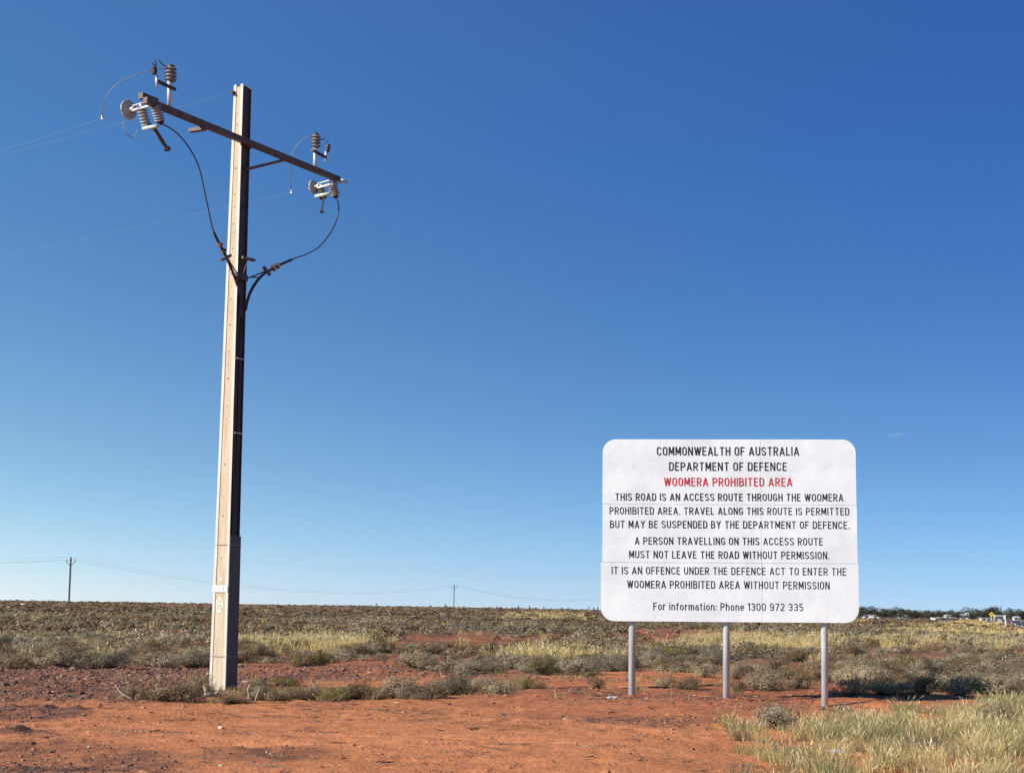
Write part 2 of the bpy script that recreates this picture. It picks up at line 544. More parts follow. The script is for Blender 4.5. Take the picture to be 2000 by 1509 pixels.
def build_ground():
    xs = axis_grid(-10.4, 10.4, 0.046, 1.085, -4000, 4000)
    ya = list(np.arange(13.5, 34, 0.085)); s = 0.085
    while ya[-1] < 6000: s *= 1.031; ya.append(ya[-1] + s)
    yb = []; s = 0.3; y = 13.4
    while y > -4000: yb.append(y); y -= s; s *= 1.12
    ys = np.array(yb[::-1] + ya)
    X, Y = np.meshgrid(xs, ys)
    Z = np.zeros_like(X)
    for i in range(0, len(ys), 64):
        Z[i:i + 64] = terrain(X[i:i + 64], Y[i:i + 64])
    px, py = pixel(X, np.maximum(Y, 3.0))
    st = stony(px, py, X, Y)
    behind = (Y < 6)
    st = np.where(behind, 0.3 + 0.2 * vnoise(X / 4, Y / 4, 5), st)
    dust = np.array([0.495, 0.190, 0.082]); dark = np.array([0.135, 0.066, 0.046])
    pale = 0.5 + 0.5 * vnoise(X / 2.3, Y / 1.4, 21)
    sp = np.clip(0.5 + 0.9 * vnoise(X / 0.11, Y / 0.13, 22) + 0.5 * vnoise(X / 0.3, Y / 0.3, 23), 0, 1)   # stones of either colour side by side
    k = np.clip(st * (0.55 + 0.75 * sp), 0, 1)
    k = np.maximum(k, sstep(70, 260, Y) * 0.6)
    cols = (dust[None, None] * (0.88 + 0.26 * pale)[..., None]) * (1 - k)[..., None] + dark[None, None] * k[..., None]
    redm = np.maximum(blob(px, py, 1400, 1360, 520, 46, 0.9), 0.9 * sstep(1336, 1296, py)) * (py > 1150) * ~behind
    redc = np.array([0.335, 0.112, 0.054]) * (0.85 + 0.3 * pale)[..., None]
    redm = (redm * (0.65 + 0.35 * vnoise(X / 1.1, Y / 1.4, 29)))[..., None] * (1 - 0.6 * k)[..., None]
    cols = cols * (1 - redm) + redc * redm
    tr = tyre(X, Y) * (Y < 30)
    cols = cols * (1 + 0.10 * tr)[..., None]
    veg = np.where(behind, 0, (1 - bare(px, py)) * (0.75 + 0.25 * vnoise(X / 1.3, Y / 1.6, 28)))     # leaf litter under the scrub
    litter_c = np.array([0.195, 0.135, 0.082])
    cols = cols * (1 - 0.8 * veg)[..., None] + litter_c[None, None] * (0.8 * veg)[..., None]
    nx, ny = len(xs), len(ys)
    idx = np.arange(nx * ny).reshape(ny, nx)
    f = np.stack([idx[:-1, :-1], idx[:-1, 1:], idx[1:, 1:], idx[1:, :-1]], -1).reshape(-1, 4)
    me = raw_mesh('ground', np.stack([X, Y, Z], -1).reshape(-1, 3), f, M['ground'], cols.reshape(-1, 3), smooth=True)
    o = link('ground', me)
    tag(o, kind='structure')


build_ground()


# ------------------------------------------------------------------ the road on the right
def road_x(y): return 5.0 + 0.28 * y


def build_road():
    ys = np.concatenate([np.arange(-60, 300, 6.0), np.arange(300, 640, 20.0)])

    def strip(name, off0, off1, lift, m, dashes=None):
        vs, fs = [], []
        for y in ys:
            zc = max(float(terrain(road_x(y) + o, y, False)) for o in (-1.0, 2.0, 4.0, 9.0)) + 0.16
            for o in (off0, off1): vs.append((road_x(y) + o, y, zc + lift))
        for i in range(len(ys) - 1):
            if dashes and i % dashes: continue
            fs.append([2 * i, 2 * i + 1, 2 * i + 3, 2 * i + 2])
        return tag(link(name, raw_mesh(name, vs, fs, m)), kind='structure')
    b = MB()
    vs, fs = [], []
    prof = [(-3.4, -0.30), (-1.2, -0.02), (-1.2, -0.02), (9.2, -0.02), (11.4, -0.30)]
    for y in ys:
        zc = max(float(terrain(road_x(y) + o, y, False)) for o in (-1.0, 2.0, 4.0, 9.0)) + 0.16
        vs += [(road_x(y) + o, y, zc + dz) for o, dz in prof]
    for i in range(len(ys) - 1):
        for k in range(4):
            a = i * 5 + k
            fs.append([a, a + 1, a + 6, a + 5])
    c = np.tile(np.array([0.30, 0.15, 0.085]), (len(vs), 1))
    tag(link('road_shoulder', raw_mesh('road_shoulder', vs, fs, M['ground'], c)), kind='structure')
    strip('road', 0, 8.0, 0.0, M['asphalt'])
    strip('edge_line', 0.35, 0.6, 0.006, M['line'])
    strip('edge_line', 7.4, 7.65, 0.006, M['line'])
    strip('centre_line', 3.9, 4.1, 0.006, M['line'], 2)


build_road()

# ------------------------------------------------------------------ stroke lettering (road-sign alphabet, built as thin flat strips)


def arc(cx, cy, rx, ry, a0, a1, n=9):
    return [(cx + rx * math.cos(math.radians(a0 + (a1 - a0) * i / (n - 1))), cy + ry * math.sin(math.radians(a0 + (a1 - a0) * i / (n - 1)))) for i in range(n)]


T = 0.15
LO, HI, MID = T / 2, 1 - T / 2, 0.5


def stadium(w, lo, hi, ry):
    return arc(w / 2, hi - ry, w / 2, ry, 0, 180) + arc(w / 2, lo + ry, w / 2, ry, 180, 360)


def glyphs():
    g = {}
    W = 0.40
    ry = 0.24
    bowl = lambda x1, lo, hi: [(0, hi)] + arc(x1 - 0.2, hi - 0.2, 0.2, 0.2, 90, 0, 6) + arc(x1 - 0.2, lo + 0.2, 0.2, 0.2, 0, -90, 6) + [(0, lo)]
    g['A'] = (0.48, [[(0, LO - T / 2), (0.24, HI + T / 2 - 0.02)], [(0.48, LO - T / 2), (0.24, HI + T / 2 - 0.02)], [(0.10, 0.30), (0.38, 0.30)]])
    g['B'] = (W, [[(0, 0), (0, 1)], bowl(W - 0.02, 0.53, HI), bowl(W, LO, 0.53)])
    g['C'] = (W, [arc(W / 2, HI - ry, W / 2, ry, 5, 180) + arc(W / 2, LO + ry, W / 2, ry, 180, 355)])
    g['D'] = (W, [[(0, 0), (0, 1)], bowl(W, LO, HI)])
    g['E'] = (0.34, [[(0, 0), (0, 1)], [(0, HI), (0.37, HI)], [(0, 0.52), (0.33, 0.52)], [(0, LO), (0.37, LO)]])
    g['F'] = (0.34, [[(0, 0), (0, 1)], [(0, HI), (0.37, HI)], [(0, 0.50), (0.33, 0.50)]])
    g['G'] = (W, [arc(W / 2, HI - ry, W / 2, ry, 5, 180) + arc(W / 2, LO + ry, W / 2, ry, 180, 360) + [(W, 0.46), (W * 0.5, 0.46)]])
    g['H'] = (W, [[(0, 0), (0, 1)], [(W, 0), (W, 1)], [(0, 0.52), (W, 0.52)]])
    g['I'] = (0.0, [[(0, 0), (0, 1)]])
    g['L'] = (0.32, [[(0, 0), (0, 1)], [(0, LO), (0.36, LO)]])
    g['M'] = (0.50, [[(0, 0), (0, 1)], [(0.5, 0), (0.5, 1)], [(0.02, 0.98), (0.25, 0.22)], [(0.48, 0.98), (0.25, 0.22)]])
    g['N'] = (0.42, [[(0, 0), (0, 1)], [(0.42, 0), (0.42, 1)], [(0.01, 0.98), (0.41, 0.02)]])
    g['O'] = (W, [stadium(W, LO, HI, ry) + ['c']])
    g['P'] = (W, [[(0, 0), (0, 1)], bowl(W, 0.46, HI)])
    g['R'] = (W, [[(0, 0), (0, 1)], bowl(W, 0.48, HI), [(0.17, 0.48), (W + 0.02, 0)]])
    g['S'] = (W, [arc(W / 2, HI - 0.215, W / 2, 0.215, 12, 265, 14) + arc(W / 2, LO + 0.21, W / 2, 0.21, 80, -168, 14)])
    g['T'] = (0.42, [[(0.21, 0), (0.21, 1 - T)], [(-0.03, HI), (0.45, HI)]])
    g['U'] = (W, [[(0, 1)] + arc(W / 2, LO + ry, W / 2, ry, 180, 360) + [(W, 1)]])
    g['V'] = (0.46, [[(0, 1), (0.23, 0.02)], [(0.46, 1), (0.23, 0.02)]])
    g['W'] = (0.66, [[(0, 1), (0.17, 0.02)], [(0.33, 0.96), (0.17, 0.02)], [(0.33, 0.96), (0.49, 0.02)], [(0.66, 1), (0.49, 0.02)]])
    g['Y'] = (0.46, [[(0, 1), (0.23, 0.45)], [(0.46, 1), (0.23, 0.45)], [(0.23, 0), (0.23, 0.48)]])
    g['0'] = (W, [stadium(W, LO, HI, ry) + ['c']])
    g['1'] = (0.14, [[(0.14, 0), (0.14, 1)], [(0.12, 0.95), (-0.04, 0.76)]])
    g['2'] = (W, [arc(W / 2, HI - 0.22, W / 2, 0.22, 170, -25, 12) + [(0.02, LO)], [(-0.02, LO), (W + 0.03, LO)]])
    g['3'] = (W, [arc(W / 2, HI - 0.21, W / 2, 0.21, 165, -85, 12) + arc(W / 2, LO + 0.23, W / 2, 0.23, 85, -165, 12)])
    g['5'] = (W, [[(W, HI), (0.04, HI), (0.02, 0.56)] + arc(W / 2, LO + 0.25, W / 2, 0.25, 130, -160, 13)])
    g['7'] = (W, [[(-0.03, HI), (W, HI), (0.10, 0)]])
    g['9'] = (W, [stadium(W, 0.42, HI, 0.2) + ['c'], [(W, 0.68)] + arc(W / 2, LO + 0.22, W / 2, 0.22, 0, -160, 9)])
    x = 0.74                                        # x-height
    w2 = 0.34
    g['o'] = (w2, [stadium(w2, LO, x - T / 2, 0.19) + ['c']])
    g['r'] = (0.20, [[(0, 0), (0, x)], arc(0.19, x - 0.265, 0.19, 0.19, 165, 70, 6)])
    g['i'] = (0.0, [[(0, 0), (0, x)], [(0, 0.86), (0, 1.0)]])
    g['n'] = (w2, [[(0, 0), (0, x)], arc(w2 / 2, x - 0.255, w2 / 2, 0.18, 170, 0, 8) + [(w2, 0)]])
    g['h'] = (w2, [[(0, 0), (0, 1)], arc(w2 / 2, x - 0.255, w2 / 2, 0.18, 170, 0, 8) + [(w2, 0)]])
    g['m'] = (0.58, [[(0, 0), (0, x)], arc(0.145, x - 0.235, 0.145, 0.16, 170, 0, 7) + [(0.29, 0)], arc(0.435, x - 0.235, 0.145, 0.16, 170, 0, 7) + [(0.58, 0)]])
    g['f'] = (0.20, [[(0.06, 0), (0.06, 0.78)] + arc(0.21, 0.78, 0.15, 0.15, 180, 80, 6), [(-0.07, x - 0.06), (0.24, x - 0.06)]])
    g['a'] = (w2, [[(w2, 0), (w2, 0.5)] + arc(w2 / 2, x - 0.255, w2 / 2, 0.18, 0, 160, 8), stadium(w2, LO, 0.44, 0.14) + ['c']])
    g['t'] = (0.20, [[(0.06, 0.95), (0.06, 0.24)] + arc(0.2, 0.21, 0.14, 0.14, 180, 280, 6), [(-0.07, x - 0.06), (0.24, x - 0.06)]])
    g['e'] = (w2, [[(0.02, 0.36), (w2, 0.36)] + arc(w2 / 2, x - 0.265, w2 / 2, 0.19, 0, 180, 9) + arc(w2 / 2, LO + 0.19, w2 / 2, 0.19, 180, 325, 8)])
    g['.'] = (0.0, [[(0, 0), (0, 0.15)]])
    g[':'] = (0.0, [[(0, 0.08), (0, 0.23)], [(0, 0.5), (0, 0.65)]])
    return g


GL = glyphs()


def text_strips(text, x0, x1, zb, cap, thick=T):
    """returns list of (2d left points, right points, closed, level) laid from x0 to x1 on a baseline"""
    pen, items, word = 0.0, [], 0
    for ch in text:
        if ch == ' ':
            pen += 0.34; word += 1; continue
        wdt, st = GL[ch]
        pen += T / 2
        items.append((pen, st, word))
        pen += wdt + T / 2 + 0.125
    total = pen - 0.125
    sx = (x1 - x0) / total
    out = []
    for off, st, word in items:
        for lv, line in enumerate(st):
            closed = line[-1] == 'c'
            pts = [((off + p[0]) * sx + x0, p[1] * cap + zb) for p in line if p != 'c']
            P = [pts[0]]
            for p in pts[1:]:
                if math.hypot(p[0] - P[-1][0], p[1] - P[-1][1]) > 1e-5: P.append(p)
            n = len(P)
            hw = thick * cap / 2
            L, R = [], []
            for i in range(n):
                a = P[i - 1] if (i or closed) else P[i]
                b = P[(i + 1) % n] if (i < n - 1 or closed) else P[i]
                d1 = np.array(P[i]) - np.array(a); d2 = np.array(b) - np.array(P[i])
                if np.linalg.norm(d1) < 1e-9: d1 = d2
                if np.linalg.norm(d2) < 1e-9: d2 = d1
                n1 = np.array([-d1[1], d1[0]]) / np.linalg.norm(d1); n2 = np.array([-d2[1], d2[0]]) / np.linalg.norm(d2)
                mt = n1 + n2
                q = max(np.dot(mt, mt) / 2, 0.35)
                mt = mt / q
                L.append(np.array(P[i]) + mt * hw); R.append(np.array(P[i]) - mt * hw)
            out.append((L, R, closed, lv, word))
    return out


def lettering(parent, text, x0, x1, zb, cap, m, frame, depth=0.004, thick=T, name='lettering'):
    """frame: (origin, x axis, z axis, outward normal)"""
    o, ax, az, nn = frame
    words = {}
    for L, R, closed, lv, word in text_strips(text, x0, x1, zb, cap, thick):
        b = words.setdefault(word, MB())
        d = depth + 0.0006 * lv
        k = len(L)
        vs = [o + ax * p[0] + az * p[1] + nn * d for p in L] + [o + ax * p[0] + az * p[1] + nn * d for p in R]
        fs = [[i, i + k, (i + 1) % k + k, (i + 1) % k] for i in range(k if closed else k - 1)]
        b.add(vs, fs)
    for b in words.values(): b.build(name, m, parent)      # every word is a part of its own


# ------------------------------------------------------------------ the big white sign
def build_sign():
    yaw, tilt = math.radians(-4.0), math.radians(0.45)
    c = at(1423.6, 1034.6, 29.42)
    ax0 = np.array([math.cos(yaw), math.sin(yaw), 0.0])
    nn = np.array([math.sin(yaw), -math.cos(yaw), 0.0])
    zz = np.array([0, 0, 1.0])
    ax = ax0 * math.cos(tilt) + zz * math.sin(tilt)
    az = zz * math.cos(tilt) - ax0 * math.sin(tilt)
    base = np.array([c[0], c[1], gz(c[0], c[1])])
    t = empty('information_sign', base, 'big white rectangular notice board with black and red capitals on three steel posts', 'sign')
    K = 412.0                                              # enlarged-photo pixels per metre on the board
    fx = lambda q: (q - 1002.5) / K
    fz = lambda q: (710.0 - q) / 408.0
    xl, xm, xr = fx(97), fx(1233), fx(1909)
    rows = [(fz(64), fz(529), 0.0, 0.0, 0.0), (fz(531.0), fz(942), 0.0, 0.004, 0.003), (fz(944.2), fz(1358), -0.026, 0.016, 0.006)]
    rad = 0.235
    gap = 0.005
    rs = np.random.default_rng(3)
    for r, (zt, zb, el, er, proud) in enumerate(rows):
        for side in (0, 1):
            x0, x1 = (xl + el, xm - gap / 2) if side == 0 else (xm + gap / 2, xr + er)
            poly = []

            def corner(cx, cz, a0, sharp, qx, qz):
                if sharp: poly.append((qx, qz))
                else:
                    for a in np.linspace(a0, a0 + 90, 12): poly.append((cx + rad * math.cos(math.radians(a)), cz + rad * math.sin(math.radians(a))))
            corner(x0 + rad, zt - rad, 90, not (r == 0 and side == 0), x0, zt)
            corner(x0 + rad, zb + rad, 180, not (r == 2 and side == 0), x0, zb)
            corner(x1 - rad, zb + rad, 270, not (r == 2 and side == 1), x1, zb)
            corner(x1 - rad, zt - rad, 0, not (r == 0 and side == 1), x1, zt)
            tx, tz = rs.uniform(-0.004, 0.004), rs.uniform(-0.003, 0.003)     # every sheet sits a touch out of true
            mx, mz = (x0 + x1) / 2, (zt + zb) / 2
            P = [c + ax * p[0] + az * p[1] + nn * (proud * 0.4 + (side * 0.001) + tx * 0.2 * (p[0] - mx) + tz * 0.2 * (p[1] - mz)) for p in poly]
            b = MB().prism(P, -nn * 0.004)
            b.build('sheet', M['sheet'], t)
    fr = (c, ax, az, nn)
    lines = [('COMMONWEALTH OF AUSTRALIA', 487, 1507, 180, 117, 'black'), ('DEPARTMENT OF DEFENCE', 575, 1418, 289, 227, 'black'),
             ('WOOMERA PROHIBITED AREA', 538, 1456, 399, 337, 'red'), ('THIS ROAD IS AN ACCESS ROUTE THROUGH THE WOOMERA', 187, 1817, 504, 450, 'black'),
             ('PROHIBITED AREA. TRAVEL ALONG THIS ROUTE IS PERMITTED', 147, 1857, 602, 549, 'black'),
             ('BUT MAY BE SUSPENDED BY THE DEPARTMENT OF DEFENCE.', 150, 1857, 699, 645, 'black'),
             ('A PERSON TRAVELLING ON THIS ACCESS ROUTE', 328, 1668, 816, 762, 'black'),
             ('MUST NOT LEAVE THE ROAD WITHOUT PERMISSION.', 288, 1712, 913, 859, 'black'),
             ('IT IS AN OFFENCE UNDER THE DEFENCE ACT TO ENTER THE', 162, 1830, 1027, 973, 'black'),
             ('WOOMERA PROHIBITED AREA WITHOUT PERMISSION', 273, 1712, 1125, 1070, 'black'),
             ('For information: Phone 1300 972 335', 460, 1525, 1278, 1224, 'black')]
    for tx, a, b_, zb, zt, mm in lines:
        lettering(t, tx, fx(a), fx(b_), fz(zb), fz(zt) - fz(zb), M[mm], fr, 0.0065, 0.118)
    # posts and the rails behind the sheets
    for px, py in ((1234.3, 1365), (1418.6, 1368), (1610.5, 1383)):
        u = (px - 1423.6) / 111.7
        for _ in range(4):
            p = c + ax0 * u - nn * 0.125
            u += (px - float(pixel(p[0], p[1], 0.7)[0])) / 111.7
        p = c + ax0 * u - nn * 0.125
        g0 = gz(p[0], p[1])
        b = MB().tube([(p[0], p[1], g0 - 0.4), (p[0], p[1], c[2] + 1.35)], 0.059, 24)
        po = b.build('post', M['galv'], t)
        for zc in (-1.1, 0.0, 1.1):
            q = c + ax0 * u - nn * 0.064 + zz * zc
            MB().tube([q + zz * -0.02 + nn * 0.0, q + zz * 0.02], 0.066, 16).build('clamp', M['steel'], po)
    for zc in (-1.1, 0.0, 1.1):
        q = c + az * zc - nn * 0.032
        MB().box(q, ax * 2.05, nn * 0.022, az * 0.03).build('rail', M['steel'], t)
    for r in (0, 1):
        zc = (rows[r][1] + rows[r + 1][0]) / 2
        MB().box(c + az * zc + ax * (xl + xr) / 2 - nn * 0.008, ax * (xr - xl) / 2 * 0.995, nn * 0.0025, az * 0.03).build('joint_strip', M['steel'], t)
    MB().box(c + ax * xm - nn * 0.0045, ax * 0.025, nn * 0.0008, az * 1.56).build('joint_strip', M['steel'], t)
    rv = MB()
    for z in (fz(1305), fz(86), fz(905), fz(975), fz(500), fz(560)):
        for x in np.arange(xl + 0.2, xr - 0.15, 0.27):
            q = c + ax * x + az * z + nn * 0.0035
            rv.lathe(q, nn, [(0.008, 0), (0.008, 0.0015), (0.004, 0.003)], 8)
    rv.build('rivet', M['sheet'], t, kind='stuff')
    return c, ax0, nn


sign_c, sign_ax, sign_nn = build_sign()

# ------------------------------------------------------------------ the power pole
BASE = ground(434, 1350.5)
TH = math.radians(61.73)
A = np.array([math.cos(TH), math.sin(TH), 0.0])              # along the crossarm, away to the right
N = np.array([math.sin(TH), -math.cos(TH), 0.0])             # the dark side of the pole faces this way
Z = np.array([0, 0, 1.0])
W = -N                                                       # the overhead wires leave this way
ZARM = 9.80
NA = 0.172


def ap(px, py, n=NA):
    """point on the upright plane that lies n in front of the pole axis and runs along the crossarm"""
    d = ray(px, py)
    k = (np.dot(BASE - EYE, N) + n) / np.dot(d, N)
    return EYE + d * k


def sheds(b, p0, p1, r_core, r_shed, n, seg=16):
    p0, p1 = np.asarray(p0, float), np.asarray(p1, float)
    L = np.linalg.norm(p1 - p0)
    prof = [(r_core, 0)]
    for i in range(n):
        h = L * (i + 0.25) / n; d = L / n
        prof += [(r_core, h), (r_shed, h + d * 0.22), (r_shed * 0.97, h + d * 0.34), (r_core, h + d * 0.62)]
    prof.append((r_core, L))
    b.lathe(p0, p1 - p0, prof, seg)
    return b


def build_pole():
    t = empty('power_pole', (BASE[0], BASE[1], gz(BASE[0], BASE[1])), 'tall tapering steel and concrete power pole with a slanting crossarm', 'power pole')
    H = 10.86
    g0 = gz(BASE[0], BASE[1])
    P0 = np.array([BASE[0], BASE[1], 0.0])

    def wid(z): return 0.355 + (0.205 - 0.355) * z / H          # along N, tapering
    def dep(z): return 0.300 + (0.250 - 0.300) * z / H          # along A

    def taper(b, nf, af, z0=-0.5, z1=H):
        """nf(z) -> (n0, n1), af(z) -> (a0, a1)"""
        vs = []
        for z in (z0, z1):
            n0, n1 = nf(z); a0, a1 = af(z)
            for a, n in ((a0, n0), (a1, n0), (a1, n1), (a0, n1)): vs.append(P0 + A * a + N * n + Z * z)
        b.add(vs, [[0, 1, 2, 3], [7, 6, 5, 4], [0, 4, 5, 1], [1, 5, 6, 2], [2, 6, 7, 3], [3, 7, 4, 0]])
        return b
    ch = 0.044                                                   # how deep each channel is
    b = MB()
    core_n = lambda z: (-wid(z) / 2 + ch + 0.004, wid(z) / 2 - ch - 0.004)
    zs = [-0.5, H - 0.03]
    taper(b, core_n, lambda z: (-dep(z) / 2 + 0.012, dep(z) / 2 - 0.012), *zs)
    b.build('concrete_core', M['concrete'], t)
    for s in (1, -1):
        b = MB()
        wn = lambda z, s=s: tuple(sorted((s * (wid(z) / 2 - ch + 0.004), s * (wid(z) / 2 - ch - 0.004))))
        taper(b, wn, lambda z: (-dep(z) / 2 + 0.002, dep(z) / 2 - 0.002))
        jo = b.build('steel_joist', M['web'], t)
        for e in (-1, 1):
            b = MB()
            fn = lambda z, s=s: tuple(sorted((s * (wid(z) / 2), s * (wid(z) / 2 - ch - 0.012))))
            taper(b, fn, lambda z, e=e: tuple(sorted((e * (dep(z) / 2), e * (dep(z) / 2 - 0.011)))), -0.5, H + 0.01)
            b.build('flange', M['flange'] if e < 0 else M['web'], jo)  # flanges away from the sun take the dark copy: shade put into colour
    # cable guard on the dark side, two straps, caps
    b = MB()
    zt = 2.72
    taper(b, lambda z: (wid(z) / 2 + 0.002, wid(z) / 2 + 0.012), lambda z: (-dep(z) / 2 + 0.004, dep(z) / 2 + 0.022), -0.3, zt)
    taper(b, lambda z: (wid(z) / 2 - 0.05, wid(z) / 2 + 0.002), lambda z: (dep(z) / 2 + 0.012, dep(z) / 2 + 0.022), -0.3, zt)
    b.build('cable_guard', M['guard'], t)
    for z in (2.56, 0.62):
        b = MB()
        for q in (-1,):
            taper(b, lambda z_: (-wid(z_) / 2 - 0.004, wid(z_) / 2 + 0.02), lambda z_: (-dep(z_) / 2 - 0.006, -dep(z_) / 2 - 0.002), z - 0.006, z + 0.006)
        taper(b, lambda z_: (wid(z_) / 2 + 0.014, wid(z_) / 2 + 0.02), lambda z_: (-dep(z_) / 2 - 0.006, dep(z_) / 2 + 0.026), z - 0.006, z + 0.006)
        b.build('strap', M['strap'], t)
    # plate with a number, small tag, painted oval
    zp = (1350.5 - 1148.5) / 113.0
    lit = lambda z, n, out: P0 + N * n - A * (dep(z) / 2 + out) + Z * z
    b = MB()
    hw = wid(zp) / 2 - 0.002
    b.box(lit(zp, -0.005, 0.011), N * hw, A * 0.002, Z * 0.056)
    pl = b.build('number_plate', M['white'], t)
    fr = (lit(zp, 0, 0.0135), N, Z, -A)
    lettering(pl, '1', -0.055, -0.03, -0.028, 0.056, M['greyink'], fr, 0.002, 0.2)
    lettering(pl, '3', 0.045, 0.085, -0.028, 0.056, M['greyink'], fr, 0.002, 0.2)
    zo = (1350.5 - 1180) / 113.0
    b = MB()
    outl = [lit(zo, 0.076 * math.cos(a) - 0.02, -0.011) + Z * 0.142 * math.sin(a) for a in np.linspace(0, 2 * math.pi, 28)[:-1]]
    b.prism(outl, -A * 0.004)
    ov = b.build('painted_oval', M['cream'], t)
    fr = (lit(zo, -0.02, -0.0066), N, Z, -A)
    lettering(ov, 'CH', -0.05, 0.04, 0.025, 0.075, M['tanink'], fr, 0.002, 0.16)
    lettering(ov, '175', -0.058, 0.058, -0.085, 0.085, M['tanink'], fr, 0.002, 0.16)
    zs_ = (1350.5 - 1130) / 113.0
    MB().box(lit(zs_, 0.0, -0.008), N * 0.024, A * 0.003, Z * 0.018).build('tag', M['white'], t)
    # bolt holes down the lit face
    b = MB()
    for k, py in enumerate((192, 215, 240, 305, 330, 360, 385, 420, 446, 470, 496, 521, 547, 572.6, 600, 625, 653, 680, 706, 733, 761, 788, 815, 905, 970, 1007, 1090)):
        z = (1350.5 - py) / 112.2
        r = (0.007, 0.011, 0.009, 0.015)[k % 4]
        b.lathe(lit(z, -0.01, -0.012), -A, [(r, 0), (r, 0.004), (r * 0.6, 0.006)], 8)
    b.build('bolt', M['dark'], t, kind='stuff')
    # crossarm
    L, R = ap(283, 199.5), ap(661, 353.5)
    ua, ub = np.dot(L - BASE, A), np.dot(R - BASE, A)
    pa = lambda u, n=NA, z=ZARM: P0 + A * u + N * n + Z * z
    arm = MB()
    arm.box(pa((ua + ub) / 2), A * (ub - ua) / 2, N * 0.045, Z * 0.052)
    arm = arm.build('crossarm', M['arm'], t)
    b = MB()
    for u in (-0.09, 0.09): b.tube([pa(u, -0.16), pa(u, 0.235)], 0.012, 8)
    b.box(pa(0, NA - 0.058), A * 0.16, N * 0.010, Z * 0.075)
    b.build('clamp', M['dark'], arm)
    MB().bar(ap(482, 330.5, 0.145), ap(553, 313, 0.150), 0.05, 0.05).build('brace', M['arm'], t)
    # small stub under the left half of the arm
    p = ap(396, 249.5)
    MB().bar(p + N * 0.05 - Z * 0.02, p + W * 0.27 - Z * 0.02, 0.10, 0.06, side=A).build('stub_bracket', M['arm'], t)

    # the equipment at each end
    def dead_end(pin, disc, r, far):
        """strain bars from the arm to a glass disc"""
        a = ap(*pin); d = ap(disc[0], disc[1], NA - far)
        ax = unit(d - a)
        b = MB()
        b.bar(a + Z * 0.055, d - ax * 0.10 + Z * 0.045, 0.05, 0.014, side=A)
        b.bar(a - Z * 0.03, d - ax * 0.10 - Z * 0.035, 0.05, 0.03, side=A)
        br = b.build('strain_bracket', M['steel'], t)
        b = MB()
        b.lathe(d - ax * 0.10, ax, [(0.028, 0), (0.034, 0.01), (0.034, 0.05), (0.045, 0.07), (0.06, 0.09), (r * 0.75, 0.092), (r * 0.97, 0.100), (r, 0.112), (r * 0.99, 0.122), (r * 0.5, 0.142), (0.03, 0.17), (0.02, 0.23)], 28)
        di = b.build('disc_insulator', M['porcelain'], t)
        MB().lathe(d - ax * 0.125, ax, [(0.02, 0), (0.032, 0.01), (0.036, 0.05), (0.03, 0.066), (0.018, 0.07)], 12).build('cap', M['steel'], di)
        return d + ax * 0.13

    dl = dead_end((301, 201), (252, 214.5), 0.172, 0.62)
    dr = dead_end((645, 357.5), (613.5, 365.5), 0.14, 0.40)
    # end bracket standing on the left end of the arm
    q = ap(290, 193, NA - 0.10)
    MB().box(q, A * 0.20, N * 0.05, Z * 0.05).build('end_bracket', M['arm'], t)
    q = ap(666, 354)
    b = MB(); b.bar(ap(655, 357.5), ap(674, 353), 0.07, 0.06); b.tube([ap(668, 353), ap(676, 355.5)], 0.035, 10)
    b.build('end_bolt', M['steel'], t)

    def isolator(i1, i2, tube, blade, off, rc, rs_):
        iso = []
        for k, (top, bot) in enumerate((i1, i2)):
            n = NA - (off if k == 0 else 0.0)
            p0, p1 = ap(*top, n), ap(*bot, n)
            b = sheds(MB(), p0, p1, rc, rs_, 6)
            x = b.build('post_insulator', M['porcelain'], t)
            b = MB(); b.lathe(p1, p1 - p0, [(0.045, 0), (0.05, 0.02), (0.03, 0.07)], 10)
            b.build('insulator_foot', M['dark'], x)
            b = MB(); b.lathe(p0 + Z * 0.03, -Z, [(0.03, 0), (0.034, 0.03)], 10)
            b.build('insulator_head', M['steel'], x)
            iso.append(p1)
        b = MB()
        b.bar(iso[0] + (iso[0] - iso[1]) * 0.18 - Z * 0.02, iso[0] + (iso[1] - iso[0]) * 0.25 - Z * 0.01, 0.07, 0.06)
        b.bar(iso[1] + (iso[1] - iso[0]) * 0.15 - Z * 0.01, iso[1] - (iso[1] - iso[0]) * 0.15 - Z * 0.01, 0.08, 0.06)
        b.build('contact', M['dark'], t)
        b = MB(); b.tube([ap(*tube[0], NA - off - 0.02), ap(*tube[1], NA + 0.02)], 0.034, 14)
        b.build('fuse_tube', M['tube'], t)
        a, c = ap(*blade[0], NA - 0.1), ap(*blade[1], NA - 0.1)
        b = MB(); b.bar(a, c, 0.05, 0.035); b.bar(c - (c - a) * 0.06, c + (c - a) * 0.06, 0.09, 0.07)
        bl = b.build('switch_blade', M['dark'], t)
        s = perp(c - a)[0] * 0.045
        MB().tube([a - s, a + (c - a) * 0.8 - s], 0.008, 6).build('pull_rod', M['steel'], bl)

    isolator(((275.5, 208), (286.5, 245)), ((303, 206), (313, 236)), ((280, 251), (308, 246.5)), ((301, 250), (327, 291)), 0.33, 0.055, 0.098)
    isolator(((627, 364), (629.5, 384)), ((648, 357), (655, 381)), ((616, 383.5), (645, 378)), ((632, 386), (628.5, 413)), 0.30, 0.055, 0.098)

